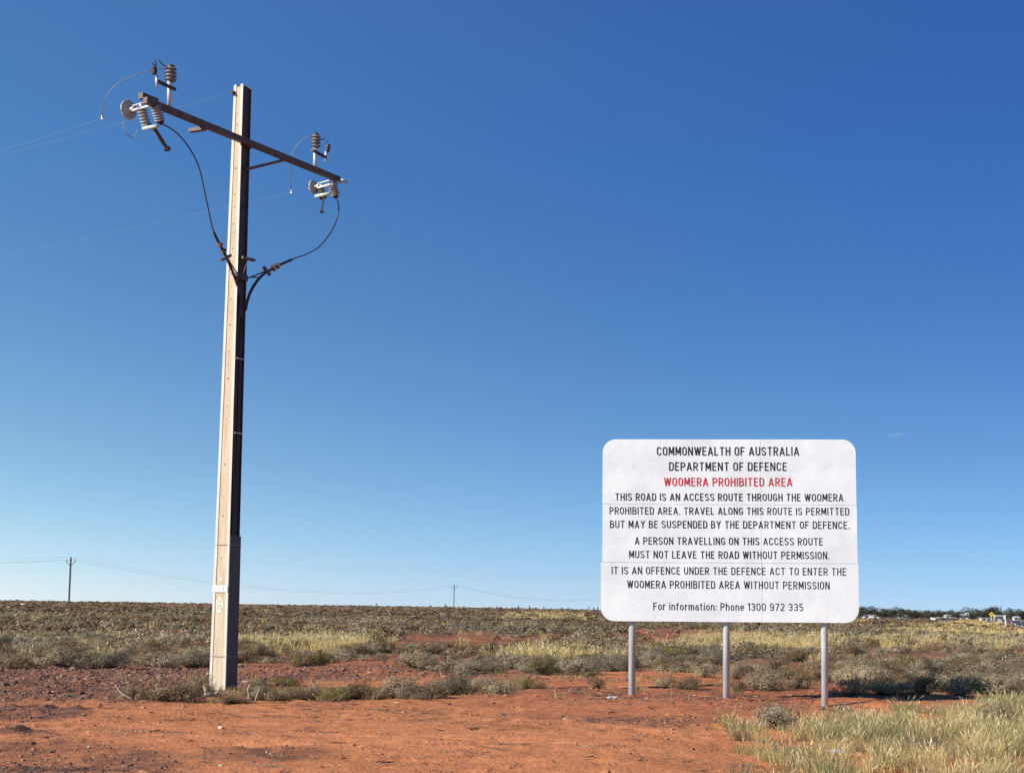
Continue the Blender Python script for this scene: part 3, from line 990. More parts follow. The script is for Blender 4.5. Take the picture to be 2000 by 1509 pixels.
    # insulators standing on the arm, each with a side arm
    def stand(foot, head, body, r_post, rc, rs_, bar, pin, small, horns):
        p0, p1 = ap(*foot), ap(*head)
        st = MB().tube([p0, p1], r_post, 14).build('stand', M['galv'], t)
        b0, b1 = ap(*body[0]), ap(*body[1])
        b = sheds(MB(), b0, b1, rc, rs_, 4)
        x = b.build('shed_insulator', M['polymer'], t)
        MB().lathe(b1, b1 - b0, [(rc, 0), (rc * 0.9, 0.03), (0.03, 0.05)], 12).build('insulator_cap', M['dark'], x)
        MB().bar(ap(*bar[0], NA + 0.03), ap(*bar[1], NA + 0.03), 0.05, 0.045).build('side_arm', M['dark'], st)
        MB().tube([ap(*pin[0], NA + 0.03), ap(*pin[1], NA + 0.03)], 0.024, 10).build('pin', M['galv'], st)
        s0, s1 = ap(*small[0], NA + 0.03), ap(*small[1], NA + 0.03)
        b = MB().lathe(s0, s1 - s0, [(0.025, 0), (0.045, 0.02), (0.048, 0.06), (0.044, 0.07), (0.048, 0.08), (0.046, np.linalg.norm(s1 - s0) - 0.02), (0.02, np.linalg.norm(s1 - s0))], 12)
        b.build('arc_gap', M['dark'], st)
        for h in horns: MB().tube(spline([ap(*q, NA + 0.02) for q in h], 4), 0.009, 6).build('horn', M['dark'], x)
        return ap(*body[1])

    stand((330.6, 206), (330.6, 158), ((333, 160), (333.4, 132)), 0.037, 0.075, 0.108, ((306, 158), (342, 175)), ((306.3, 170.5), (306, 148)), ((302, 146), (300.5, 129)),
          [[(301.5, 118), (304, 122), (306.5, 128)], [(296, 123.5), (301, 126.5), (305, 128)], [(310.5, 116.8), (316, 125), (328, 132.5)]])
    stand((615.3, 329), (615.3, 287), ((617, 289), (616.6, 264.5)), 0.035, 0.066, 0.098, ((609.5, 293), (636.5, 307.5)), ((636, 316), (636.5, 296)), ((638.5, 297.5), (641.5, 281.5)),
          [[(622, 270), (631, 273), (635, 269)], [(637, 280), (639.5, 276), (641, 274)]])

    def on_wire(p, slope, px, span=130.0):
        """the point of an overhead wire seen at a given column"""
        best = min((p + W * q + Z * (-slope * q + slope / span * q * q) for q in np.arange(0.05, 3.0, 0.01)), key=lambda P: abs(float(pixel(P[0], P[1], P[2])[0]) - px))
        return best
    cl_l, cl_r = on_wire(dl, 0.135, 200.5), on_wire(dr, 0.088, 569.5)

    # jumper loops from the stands down to the overhead wires
    def loop(pts, n0, n1, name='jumper_wire'):
        k = len(pts)
        end = None if isinstance(n1, float) else n1
        if end is not None: n1 = float(np.dot(end - BASE, N))
        P = [ap(*q, n0 + (n1 - n0) * (i / (k - 1)) ** 1.2) for i, q in enumerate(pts)]
        if end is not None: P[-1] = end
        MB().tube(spline(P, 5), 0.0075, 6).build(name, M['wire'], t)
        return P[-1]
    loop([(322, 133.5), (296, 137.3), (271.5, 144.2), (248.6, 153.4), (225.7, 167), (210.5, 183.8), (202.9, 199), (199.8, 215.9), (200.2, 229)], NA, cl_l)
    loop([(607, 266), (596.5, 270), (585.8, 278.6), (576, 290.5), (570, 307), (567, 324), (566, 340.6), (566.7, 359.7), (569, 376.5)], NA, cl_r)
    loop([(241, 239), (243, 252), (248, 262), (258, 269), (264, 264), (269, 254)], NA - 0.45, NA - 0.35)
    # cables from the isolators into the channel of the pole
    cl = [(314, 241), (336, 253), (355, 270), (374, 296), (389, 328), (398, 366), (405.6, 402), (415, 445), (425, 469), (434, 486), (442.7, 504), (451, 523), (458, 540), (464, 558)]
    P = [ap(q[0], q[1], NA + (0.13 - NA) * i / (len(cl) - 1)) for i, q in enumerate(cl)]
    b = MB(); pts = spline(P, 5); k = len(pts)
    b.tube(pts, [0.012 if i < k * 0.55 else 0.025 for i in range(k)], 8)
    b.build('cable', M['cable'], t)
    cr = [(659, 390), (661.5, 405), (659, 425), (650, 447), (638, 465), (622, 483), (600, 496), (577, 504), (556, 513), (543, 518.5), (530, 526), (519, 532), (507, 543), (497, 556), (488.5, 572), (482.5, 590), (479.5, 606)]
    P = [ap(q[0], q[1], NA + (0.12 - NA) * i / (len(cr) - 1)) for i, q in enumerate(cr)]
    b = MB(); pts = spline(P, 5); k = len(pts)
    b.tube(pts, [0.012 if i < k * 0.45 else 0.027 for i in range(k)], 8)
    b.build('cable', M['cable'], t)
    # the two cables run down the channel to the guard
    for a_, z1 in ((-0.045, 7.0), (0.035, 6.6)):
        b = MB(); pts = []
        for z in np.linspace(z1, 2.0, 12):
            pts.append(P0 + A * (a_ + 0.012 * math.sin(z * 1.3 + a_ * 40)) + N * (wid(z) / 2 - 0.036) + Z * z)
        b.tube(pts, 0.034, 10)
        b.build('cable', M['cable'], t)
    for py in (693, 842):
        z = (1350.5 - py) / 112.2
        b = MB().box(P0 + A * 0.0 + N * (wid(z) / 2 + 0.022) + Z * z, A * 0.12, N * 0.003, Z * 0.010)
        b.build('cable_saddle', M['steel'], t)
    # termination boots, cross pieces, struts
    for q, d in (((427, 474), (433, 486)), ((433.5, 485), (439, 497)), ((545, 517), (538, 521)), ((537, 521), (530, 526))):
        p, q2 = ap(*q, 0.155), ap(*d, 0.155)
        MB().lathe(p, q2 - p, [(0.028, 0), (0.062, 0.05), (0.066, 0.06), (0.034, 0.065)], 12).build('cable_boot', M['red_skirt'], t)
    for q, d in (((431.5, 508), (450.5, 498.5)), ((515, 521.5), (527, 537)), ((473, 502.5), (497, 508.5))):
        MB().bar(ap(*q, 0.175), ap(*d, 0.175), 0.05, 0.045).build('cross_piece', M['arm'], t)
    for q, d in (((444, 503), (467, 541)), ((518, 530), (481, 544.5)), ((507, 542), (488, 541)), ((483, 507), (474, 537))):
        MB().tube([ap(*q, 0.17), ap(*d, 0.15)], 0.013, 6).build('strut', M['steel' if q[0] == 483 else 'dark'], t)
    MB().box(ap(471.5, 541, 0.145), A * 0.15, N * 0.03, Z * 0.06).build('clamp_block', M['dark'], t)
    # top eye for the middle wire
    pt = ap(455, 180, 0.0) * 0
    top = P0 + A * (-dep(10.4) / 2 - 0.01) + Z * 10.72 - N * (wid(10.4) / 2 - 0.03)
    MB().tube([top + A * 0.05, top - A * 0.05 + W * 0.03], 0.035, 10).build('wire_eye', M['dark'], t)
    return dl, dr, top - A * 0.05 + W * 0.03, cl_l, cl_r


# overhead wires (their own things) and where the jumper clamps sit along them
wl, wr, wt, clamp_l, clamp_r = build_pole()


def overhead(p, slope, label, clamp=None, span=130.0):
    pts = [p + W * s + Z * (-slope * s + slope / span * s * s) for s in np.concatenate([np.linspace(0, 10, 21), np.linspace(12, span, 40)])]
    o = empty('overhead_wire', pts[0], label, 'wire', 'overhead wires from the power pole')
    MB().tube(pts, 0.0021, 5).build('conductor', M['wire'], o)
    if clamp is not None:
        MB().box(clamp + Z * 0.012, A * 0.016, N * 0.016, Z * 0.034).build('clamp', M['steel'], o)


overhead(wl, 0.135, 'thin overhead wire leaving the disc insulator at the left end of the crossarm', clamp_l)
overhead(wr, 0.088, 'thin overhead wire passing behind the pole from the right disc insulator', clamp_r)
overhead(wt, 0.098, 'thin overhead wire tied to the top of the power pole')


# ------------------------------------------------------------------ the far line of poles
def far_pole(px, dist, ztop, lab):
    b_ = at(px, 1180, dist)
    x, y = b_[0], dist
    g = gz(x, y)
    t = empty('distant_power_pole', (x, y, g), lab, 'power pole', 'power poles along the horizon')
    P = np.array([x, y, 0.0])
    d = unit(np.array([-0.95, 0.25, 0]))
    b = MB(); b.bar(P + Z * (g - 0.5), P + Z * ztop, 0.34, 0.34)
    b.build('shaft', M['web'], t)
    for s in (-1, 1):
        b = MB(); b.bar(P + Z * (ztop - 1.75), P + d * s * 1.05 + Z * (ztop - 0.95), 0.10, 0.10)
        b.bar(P + d * s * 1.05 + Z * (ztop - 1.0), P + d * s * 1.05 + Z * (ztop - 0.75), 0.12, 0.12)
        a = b.build('arm', M['dark'], t)
        MB().lathe(P + d * s * 1.05 + Z * (ztop - 0.75), Z, [(0.1, 0), (0.16, 0.08), (0.1, 0.2), (0.14, 0.28), (0.06, 0.4)], 8).build('insulator', M['polymer'], a)
    MB().lathe(P + Z * ztop, Z, [(0.1, 0), (0.16, 0.1), (0.08, 0.35)], 8).build('top_insulator', M['polymer'], t)
    return [P + d * -1.05 + Z * (ztop - 0.38), P + d * 1.05 + Z * (ztop - 0.38), P + Z * (ztop + 0.3)]


pa = far_pole(134.5, 388.0, 11.7, 'dark distant power pole with two short upswept arms, left of the big pole')
pb = far_pole(886.5, 733.0, 11.8, 'farther, shorter looking distant power pole between the big pole and the sign')
pc = far_pole(1184.0, 1130.0, 11.0, 'most distant power pole of the line, hidden behind the white sign')
pz = [p + np.array([-77, -345, 0.5]) for p in pa]
for a_, b_, nm in ((pz, pa, 'leaving the frame at the left edge'), (pa, pb, 'strung between the two distant poles'), (pb, pc, 'running from the farther distant pole to behind the sign')):
    for k in range(3):
        L = np.linalg.norm(b_[k] - a_[k])
        pts = [a_[k] + (b_[k] - a_[k]) * s - Z * (4 * (0.0145 if a_ is not pb else 0.010) * L * s * (1 - s)) for s in np.linspace(0, 1, 40)]
        o = MB().tube(pts, 0.012 if a_ is not pb else 0.018, 4).build('distant_wire', M['farwire'], loc=pts[0])
        tag(o, ('lower wire ' if k < 2 else 'upper wire ') + nm + (', along the horizon' if a_ is not pb else ''), 'wire', 'wires between the distant poles')

exec_veg = True


# ------------------------------------------------------------------ vegetation: mesh makers
def jitter_col(r, base, n, v=0.25, h=0.06):
    c = np.array(base)[None, :] * (1 + r.uniform(-v, v, (n, 1))) * (1 + r.uniform(-h, h, (n, 3)))
    return np.clip(c, 0.005, 1)


def shrub_data(seed, w, h, nleaf, leaf, pal, twigs=40, lumps=14, twigcol=(0.10, 0.075, 0.055), erect=0.0, open_=0.0):
    """triangles of a low rounded shrub: leaf clumps on a dome and woody stems"""
    r = np.random.default_rng(seed)
    ph = r.uniform(0, 2 * math.pi, lumps); ct = r.uniform(0.0, 1.0, lumps)
    rad = r.uniform(0.55, 0.85, lumps)
    st = np.sqrt(1 - (ct * 0.96) ** 2)
    cen = np.stack([np.cos(ph) * st * rad * w / 2, np.sin(ph) * st * rad * w / 2, (0.22 + 0.60 * ct * rad / 0.8) * h], 1)
    cr = r.uniform(0.26, 0.42, lumps)
    tint = np.array([pal[r.integers(len(pal))] for _ in range(lumps)]) * r.uniform(0.8, 1.2, (lumps, 1))
    k = r.integers(0, lumps, nleaf)
    d = r.normal(size=(nleaf, 3)); d /= np.linalg.norm(d, axis=1)[:, None]
    rr = r.uniform(0.45 - open_ * 0.3, 1.05, nleaf) ** 0.6
    c = cen[k] + d * (cr[k] * rr)[:, None] * np.array([w / 2, w / 2, h * 0.62])
    c[:, 2] = np.where(c[:, 2] < 0.012, r.uniform(0.01, 0.25 * h, nleaf), c[:, 2])
    dome = c / np.array([w / 2, w / 2, h]); dome /= np.linalg.norm(dome, axis=1)[:, None] + 1e-6
    nrm = d * 0.6 + dome * 0.7 + r.normal(size=(nleaf, 3)) * 0.34      # leaves lie roughly along the surface of their clump
    nrm /= np.linalg.norm(nrm, axis=1)[:, None]
    ax = np.cross(nrm, r.normal(size=(nleaf, 3))); ax[:, 2] += erect; ax /= np.linalg.norm(ax, axis=1)[:, None]
    sd = np.cross(nrm, ax); sd /= np.linalg.norm(sd, axis=1)[:, None]
    L = leaf * r.uniform(0.6, 1.4, nleaf); Wd = L * r.uniform(0.45, 0.8, nleaf)
    v = np.stack([c - sd * Wd[:, None] * 0.5 - ax * L[:, None] * 0.4, c + sd * Wd[:, None] * 0.5 - ax * L[:, None] * 0.4, c + ax * L[:, None] * 0.6], 1)
    col = tint[k] * (1 + r.uniform(-0.2, 0.2, (nleaf, 1))) * (1 + r.uniform(-0.06, 0.06, (nleaf, 3)))
    col = np.repeat(col[:, None, :], 3, 1)
    if twigs:
        kt = r.integers(0, lumps, twigs)
        p0 = np.stack([r.normal(0, 0.05 * w, twigs), r.normal(0, 0.05 * w, twigs), np.zeros(twigs)], 1)
        p1 = cen[kt] + r.normal(size=(twigs, 3)) * 0.16 * np.array([w, w, h])
        p1[:, 2] = np.abs(p1[:, 2]) + 0.08 * h
        s = np.cross(p1 - p0, r.normal(size=(twigs, 3))); s /= np.linalg.norm(s, axis=1)[:, None]
        tv = np.stack([p0 - s * 0.007, p0 + s * 0.007, p1], 1)
        tc = np.repeat((np.array(twigcol)[None] * r.uniform(0.6, 1.7, (twigs, 1)))[:, None, :], 3, 1)
        v = np.concatenate([v, tv]); col = np.concatenate([col, tc])
    return v.reshape(-1, 3), np.clip(col.reshape(-1, 3), 0.004, 0.9)


def tuft_data(seed, n, h, spread, wd, pal, heads=0.25, headcol=(0.50, 0.43, 0.24), lean=0.55, nod=0.3):
    """a grass tussock: bent blades and some pale seed heads"""
    r = np.random.default_rng(seed)
    ph = r.uniform(0, 2 * math.pi, n); rd = spread * np.sqrt(r.uniform(0, 1, n))
    p0 = np.stack([np.cos(ph) * rd, np.sin(ph) * rd, np.zeros(n)], 1)
    H = h * r.uniform(0.45, 1.1, n)
    out = np.stack([np.cos(ph + r.normal(0, 0.9, n)), np.sin(ph + r.normal(0, 0.9, n)), np.zeros(n)], 1) * (lean * r.uniform(0.1, 1.0, n) * H)[:, None]
    p1 = p0 + out * 0.35 + np.array([0, 0, 1.0]) * (H * 0.58)[:, None]
    p2 = p0 + out * (1 + nod * r.uniform(0, 1, n))[:, None] + np.array([0, 0, 1.0]) * H[:, None]
    an = r.uniform(0, math.pi, n); s = np.stack([np.cos(an), np.sin(an), np.zeros(n)], 1) * (wd * r.uniform(0.6, 1.3, n))[:, None] * 0.5
    pc = np.array(pal)[r.integers(len(pal), size=n)] * r.uniform(0.75, 1.25, (n, 1))
    t1 = np.stack([p0 - s, p0 + s, p1 + s * 0.8], 1); t2 = np.stack([p0 - s, p1 + s * 0.8, p1 - s * 0.8], 1); t3 = np.stack([p1 - s * 0.8, p1 + s * 0.8, p2], 1)
    v = np.concatenate([t1, t2, t3]); col = np.concatenate([np.repeat(pc[:, None], 3, 1)] * 3)
    m = int(n * heads)
    if m:
        q = r.choice(n, m, replace=False)
        d = p2[q] - p1[q]; d /= np.linalg.norm(d, axis=1)[:, None]
        s2 = s[q] / np.linalg.norm(s[q], axis=1)[:, None] * wd * 0.95
        a = p2[q] - d * 0.05; b = p2[q] + d * 0.055; mid = p2[q]
        hv = np.concatenate([np.stack([a, mid - s2, mid + s2], 1), np.stack([b, mid + s2, mid - s2], 1)])
        hc = np.repeat((np.array(headcol)[None] * r.uniform(0.75, 1.3, (m, 1)))[:, None], 3, 1)
        v = np.concatenate([v, hv]); col = np.concatenate([col, hc, hc])
    return v.reshape(-1, 3), np.clip(col.reshape(-1, 3), 0.004, 0.9)


def tri_mesh(name, v, c, m):
    return raw_mesh(name, v, np.arange(len(v)).reshape(-1, 3), m, c)


def bake(name, variants, pts, m, kind='stuff', tints=None):
    """pts: (x, y, z, rot, sx, sz, variant); all joined as one stuff object"""
    pts = np.asarray(pts, float)
    Vs, Cs = [], []
    for k, (v, c) in enumerate(variants):
        q = np.where(pts[:, 6].astype(int) == k)[0]
        if not len(q): continue
        P = pts[q]
        cs, sn = np.cos(P[:, 3])[:, None], np.sin(P[:, 3])[:, None]
        x = (v[:, 0] * cs - v[:, 1] * sn) * P[:, 4:5] + P[:, 0:1]
        y = (v[:, 0] * sn + v[:, 1] * cs) * P[:, 4:5] + P[:, 1:2]
        z = v[None, :, 2] * P[:, 5:6] + P[:, 2:3]
        Vs.append(np.stack([x, y, z], -1).reshape(-1, 3))
        tn = np.ones((len(q), 3)) if tints is None else tints[q]
        Cs.append(np.clip(c[None] * tn[:, None, :], 0.003, 0.95).reshape(-1, 3))
    V = np.concatenate(Vs); C = np.concatenate(Cs)
    o = link(name, tri_mesh(name, V, C, m))
    return tag(o, kind=kind)


GREY = [(0.288, 0.230, 0.144), (0.312, 0.25, 0.155), (0.238, 0.188, 0.118), (0.268, 0.208, 0.134), (0.328, 0.266, 0.168)]
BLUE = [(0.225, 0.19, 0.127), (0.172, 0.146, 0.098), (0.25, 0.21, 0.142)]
OLIVE = [(0.185, 0.160, 0.05), (0.15, 0.14, 0.045), (0.215, 0.18, 0.068), (0.24, 0.195, 0.09)]
BROWN = [(0.245, 0.172, 0.098), (0.195, 0.125, 0.07), (0.28, 0.195, 0.105), (0.22, 0.142, 0.085)]
RUST = [(0.26, 0.12, 0.05), (0.20, 0.093, 0.042), (0.16, 0.135, 0.05)]
DRYG = [(0.52, 0.41, 0.185), (0.44, 0.345, 0.155), (0.58, 0.47, 0.23), (0.36, 0.28, 0.13)]
GOLD = [(0.62, 0.47, 0.19), (0.55, 0.42, 0.17), (0.68, 0.53, 0.24), (0.46, 0.36, 0.16)]
GREENG = [(0.27, 0.268, 0.095), (0.335, 0.315, 0.125), (0.44, 0.385, 0.175), (0.195, 0.21, 0.075), (0.54, 0.46, 0.225), (0.22, 0.195, 0.105)]

KIND = {'grey': GREY, 'blue': BLUE, 'olive': OLIVE, 'brown': BROWN, 'rust': RUST}
NAME = {'grey': 'saltbush', 'blue': 'bluebush', 'olive': 'olive_shrub', 'brown': 'dry_shrub', 'rust': 'rusty_shrub'}
SH = {}
for ki, (k, pal) in enumerate(KIND.items()):
    SH[k] = []
    for s in range(4):
        if k == 'brown':
            d = shrub_data(100 + ki * 10 + s, 1.0, 0.5, 1900, 0.030, pal, twigs=340, lumps=12, twigcol=(0.16, 0.115, 0.075), erect=0.5, open_=0.8)
        else:
            d = shrub_data(100 + ki * 10 + s, 1.0, 0.5, 3300, 0.026, pal, twigs=110, lumps=14 + 2 * s)
        SH[k].append(tri_mesh(NAME[k], d[0], d[1], M['leaf']))


def place_shrub(k, x, y, wd, ht, label, group=None, v=None):
    me = SH[k][random.randrange(4) if v is None else v]
    o = link(NAME[k], me, (x, y, gz(x, y) - 0.015))
    o.rotation_euler = (0, 0, random.uniform(0, 6.28))
    o.scale = (wd, wd * random.uniform(0.85, 1.1), ht / 0.5)
    return tag(o, label, 'shrub', group)


def shrub_px(k, px, py, wpx, hpx, label):
    p = ground(px, py)
    sc = p[1] / FPX
    if 440 < px < 1030 and 1340 < py: hpx *= 0.8
    if px > 1620 and 1352 < py < 1364: hpx *= 0.85
    return place_shrub(k, p[0], p[1] + wpx * sc * 0.3, wpx * sc, hpx * sc, label)


HAND = [
    ('brown', 330, 1376, 130, 52, 'wide brown twiggy shrub left of the power pole foot'),
    ('brown', 268, 1371, 66, 36, 'low brown shrub at the left end of the strip by the power pole'),
    ('brown', 392, 1366, 74, 46, 'brown dry shrub touching the lit side of the power pole foot'),
    ('brown', 452, 1382, 80, 30, 'flattened dry shrub right in front of the power pole foot'),
    ('grey', 492, 1374, 70, 46, 'grey-green shrub against the dark side of the power pole foot'),
    ('grey', 500, 1347, 62, 28, 'pale grey shrub just behind the power pole foot on its right'),
    ('olive', 552, 1346, 84, 34, 'dark shrub in the shadow of the power pole'),
    ('brown', 545, 1376, 92, 40, 'brown-olive shrub in front of the dark shaded shrub'),
    ('brown', 608, 1374, 86, 48, 'brown shrub second along the strip right of the pole'),
    ('olive', 650, 1376, 70, 40, 'olive shrub beside the pale twigs, right of the pole'),
    ('brown', 700, 1372, 92, 50, 'brown-grey shrub left of the white scrap of litter'),
    ('grey', 782, 1372, 120, 58, 'largest grey shrub of the strip, right of the white scrap of litter'),
    ('brown', 838, 1370, 76, 42, 'brown-grey shrub in the middle of the strip right of the litter'),
    ('blue', 884, 1366, 92, 52, 'dark blue-grey shrub near the right end of the strip'),
    ('grey', 930, 1356, 60, 50, 'upright grey shrub behind the right end of the strip'),
    ('grey', 982, 1364, 88, 54, 'rounded grey shrub ending the strip on the right'),
    ('brown', 905, 1340, 110, 22, 'low tan shrub behind the strip, left of the red gap'),
    ('blue', 1140, 1321, 106, 46, 'dark blue-grey shrub left of the leftmost sign post'),
    ('olive', 1062, 1318, 76, 42, 'olive-grey shrub under the pale grass, left of the sign'),
    ('olive', 1148, 1323, 34, 18, 'small bright green shrub tucked in front of the blue-grey shrub'),
    ('blue', 1192, 1316, 84, 40, 'blue-grey shrub next to the leftmost sign post'),
    ('brown', 1165, 1349, 48, 26, 'sparse twiggy shrub alone on the red dirt left of the sign posts'),
    ('grey', 1382, 1327, 66, 36, 'round grey shrub left of the middle sign post'),
    ('brown', 1345, 1350, 80, 30, 'tan dry shrub between the left and middle sign posts'),
    ('grey', 1303, 1346, 54, 24, 'small grey shrub between the left and middle sign posts'),
    ('grey', 1442, 1330, 56, 34, 'small grey shrub right of the middle sign post'),
    ('grey', 1502, 1352, 116, 50, 'broad grey-green shrub between the middle and right sign posts'),
    ('brown', 1440, 1352, 46, 30, 'low brown shrub at the base of the middle sign post'),
    ('brown', 1572, 1350, 70, 40, 'tan shrub left of the rightmost sign post'),
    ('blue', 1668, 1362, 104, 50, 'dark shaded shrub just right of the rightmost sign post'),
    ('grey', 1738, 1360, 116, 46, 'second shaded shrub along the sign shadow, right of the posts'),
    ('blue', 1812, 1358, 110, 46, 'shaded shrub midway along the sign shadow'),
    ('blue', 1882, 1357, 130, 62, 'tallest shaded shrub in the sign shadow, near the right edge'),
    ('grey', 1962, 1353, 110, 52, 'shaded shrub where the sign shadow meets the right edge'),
    ('grey', 1632, 1361, 60, 24, 'small shaded shrub directly behind the rightmost sign post'),
    ('grey', 1700, 1346, 110, 52, 'sunlit shrub behind the left part of the sign shadow'),
    ('grey', 1830, 1340, 120, 50, 'sunlit shrub behind the middle of the sign shadow'),
    ('grey', 1935, 1338, 110, 56, 'sunlit shrub behind the right end of the sign shadow'),
    ('olive', 1780, 1318, 90, 44, 'yellow-green shrub behind the sign shadow'),
    ('olive', 1905, 1318, 80, 40, 'bright green shrub behind the sign shadow near the right edge'),
    ('rust', 590, 1304, 66, 30, 'rust-coloured shrub right of the power pole, behind the strip'),
    ('olive', 625, 1303, 62, 32, 'green shrub next to the rust-coloured one'),
    ('olive', 190, 1262, 92, 28, 'dark green shrub in the scrub left of the power pole'),
    ('olive', 108, 1263, 60, 24, 'yellow-green shrub beside the dark green one at the left'),
    ('olive', 722, 1260, 74, 34, 'olive shrub standing at the near edge of the dark red gap'),
    ('rust', 1010, 1266, 50, 20, 'rust-brown shrub in the dark red gap'),
    ('grey', 120, 1312, 150, 46, 'silvery grey shrub bordering the stony ground at the far left'),
    ('blue', 205, 1312, 120, 40, 'dark grey shrub right of the silvery one bordering the stony ground'),
    ('brown', 25, 1310, 90, 36, 'tan grey shrub at the left edge bordering the stony ground'),
    ('grey', 300, 1308, 120, 38, 'grey shrub midway along the edge of the stony ground'),
    ('blue', 372, 1306, 90, 36, 'dark grey shrub left of the pole at the edge of the stony ground'),
    ('brown', 1668, 1285, 60, 30, 'orange-tan shrub on red soil right of the sign'),
    ('blue', 1536, 1436, 120, 66, 'grey shrub at the left side of the green grass in the foreground'),
    ('grey', 1648, 1402, 60, 26, 'low grey shrub just right of the rightmost sign post foot'),
    ('blue', 1810, 1478, 110, 50, 'dark grey shrub amid the foreground grass at the right'),
    ('brown', 1455, 1447, 70, 26, 'low brown shrub where the red dirt meets the foreground grass'),
    ('grey', 1960, 1420, 110, 50, 'grey shrub in the foreground grass at the right edge'),
]
nhand = len(HAND) + 26
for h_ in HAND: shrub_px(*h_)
for i in range(26):
    px_ = 250 + 780 * (i + random.random()) / 26
    if abs(px_ - 434) < 34: continue
    k_ = random.choice(['brown', 'brown', 'grey', 'olive'])
    p_ = ground(px_, 1360 + 14 * random.random() - 12 * (px_ > 860))
    s_ = p_[1] / FPX
    sd_ = 'left' if px_ < 434 else 'right'
    w_ = {'brown': 'low brown', 'grey': 'low grey', 'olive': 'low olive'}[k_]
    place_shrub(k_, p_[0], p_[1], s_ * random.uniform(48, 84), s_ * random.uniform(20, 36), f'{w_} bush in the strip {sd_} of the pole foot', f'{w_} bushes of the shrub strip, {sd_} of the pole')
HP = np.array([ground(h_[1], h_[2])[:2] for h_ in HAND])


def scatter(y0, y1, spacing, keep, hw=0.36, seed=1):
    r = np.random.default_rng(seed)
    pts = []
    y = y0
    while y < y1:
        s = spacing(y)
        xs = np.arange(-hw * y, hw * y, s)
        xs = xs + r.uniform(-0.45, 0.45, len(xs)) * s
        yy = y + r.uniform(-0.45, 0.45, len(xs)) * s
        pts.append(np.stack([xs, yy], 1))
        y += s
    P = np.concatenate(pts)
    px, py = pixel(P[:, 0], P[:, 1])
    k = keep(px, py, P) > r.uniform(0, 1, len(P))
    rd = (P[:, 0] > road_x(P[:, 1]) - 1.6) & (P[:, 0] < road_x(P[:, 1]) + 9.5)
    return P[k & ~rd]


def veg_keep(px, py, P):
    n = vnoise(P[:, 0] / 7, P[:, 1] / 9, 31) * 0.75 + vnoise(P[:, 0] / 2.2, P[:, 1] / 2.8, 32) * 0.3
    return np.clip(0.8 + n, 0.05, 1) * (1 - bare(px, py)) * (1 - np.where(px > 1650, 0.15, 0.45) * gold(px, py))


def pick_kind(P, r):
    n = vnoise(P[:, 0] / 9, P[:, 1] / 11, 41) + r.normal(0, 0.45, len(P))
    n2 = r.uniform(0, 1, len(P))
    out = np.full(len(P), 0)
    out[n > 0.55] = 1; out[n < -0.34] = 3
    out[n2 < 0.07] = 2; out[n2 > 0.985] = 4
    return out


KL = list(KIND)
near = scatter(28, 78, lambda y: 0.76, veg_keep, seed=2)
dmin = np.min(np.linalg.norm(near[:, None] - HP[None], axis=2), axis=1)
near = near[dmin > 0.5]
near = near[np.argsort(near[:, 1])]
rk = np.random.default_rng(5)
kinds = pick_kind(near, rk)
npx, npy = pixel(near[:, 0], near[:, 1])
size = rk.uniform(0.6, 1.25, len(near)); hgt = size * rk.uniform(0.26, 0.44, len(near))
inview = (npx > -20) & (npx < 2020) & ~((npx > 1185) & (npx < 1665) & (npy < 1216))
apparent = np.where(inview, size / near[:, 1], 0)
LOOK = {'grey': 'grey-green saltbush', 'blue': 'dark blue-grey shrub', 'olive': 'olive-green shrub', 'brown': 'brown twiggy shrub', 'rust': 'rust-brown shrub'}
chosen = set()
counts = {}
for i in np.argsort(-apparent):
    k = KL[kinds[i]]
    if len(chosen) >= 285 - nhand: break
    chosen.add(int(i))
ZONES = [(250, 'near the left edge'), (430, 'just left of the power pole'), (620, 'just right of the power pole'), (860, 'left of the distant pole'), (1040, 'below the distant pole'), (1180, 'left of the sign'),
         (1330, 'behind the left sign post'), (1515, 'behind the middle sign post'), (1690, 'behind the right sign post'), (1850, 'right of the sign'), (9999, 'towards the right edge')]
for i in sorted(chosen):
    k = KL[kinds[i]]
    zone = next(t for q, t in ZONES if npx[i] < q)
    dist = 'in front scrub' if npy[i] > 1300 else 'in middle scrub' if npy[i] > 1278 else 'in back scrub'
    sz_ = 'small' if size[i] < 0.8 else 'large' if size[i] > 1.06 else 'middle-sized'
    place_shrub(k, near[i, 0], near[i, 1], size[i], hgt[i], f'{sz_} {LOOK[k]} {dist}, {zone}', f'{sz_} {LOOK[k]}'.replace('bush', 'bushe') + f's {dist} {zone}')

# shrubs that would read the same are told apart by their order from the left
ORD = ['first', 'second', 'third', 'fourth', 'fifth', 'sixth', 'seventh', 'eighth', 'ninth', 'tenth']
byl = {}
for o in list(bpy.data.objects):
    if o.get('category') == 'shrub': byl.setdefault(o['label'], []).append(o)
for lb, os_ in byl.items():
    if 1 < len(os_) <= 10:
        os_.sort(key=lambda o: float(pixel(o.location[0], o.location[1], o.location[2])[0]))
        for q, o in zip(ORD, os_): o['label'] = q + ' ' + lb + ' from the left' if len(lb.split()) < 13 else q + ' ' + lb

# the rest of the scrub, joined by distance with fewer and larger leaf faces
rest = [i for i in range(len(near)) if i not in chosen]
MIDV, FARV, VFV = [], [], []
for ki, (k, pal) in enumerate(KIND.items()):
    for s in range(2):
        MIDV.append(shrub_data(300 + ki * 10 + s, 1.0, 0.5, 520, 0.060, pal, twigs=14, lumps=13))
        FARV.append(shrub_data(400 + ki * 10 + s, 1.0, 0.5, 130, 0.125, pal, twigs=0, lumps=10))
        VFV.append(shrub_data(500 + ki * 10 + s, 1.0, 0.5, 34, 0.26, pal, twigs=0, lumps=7))


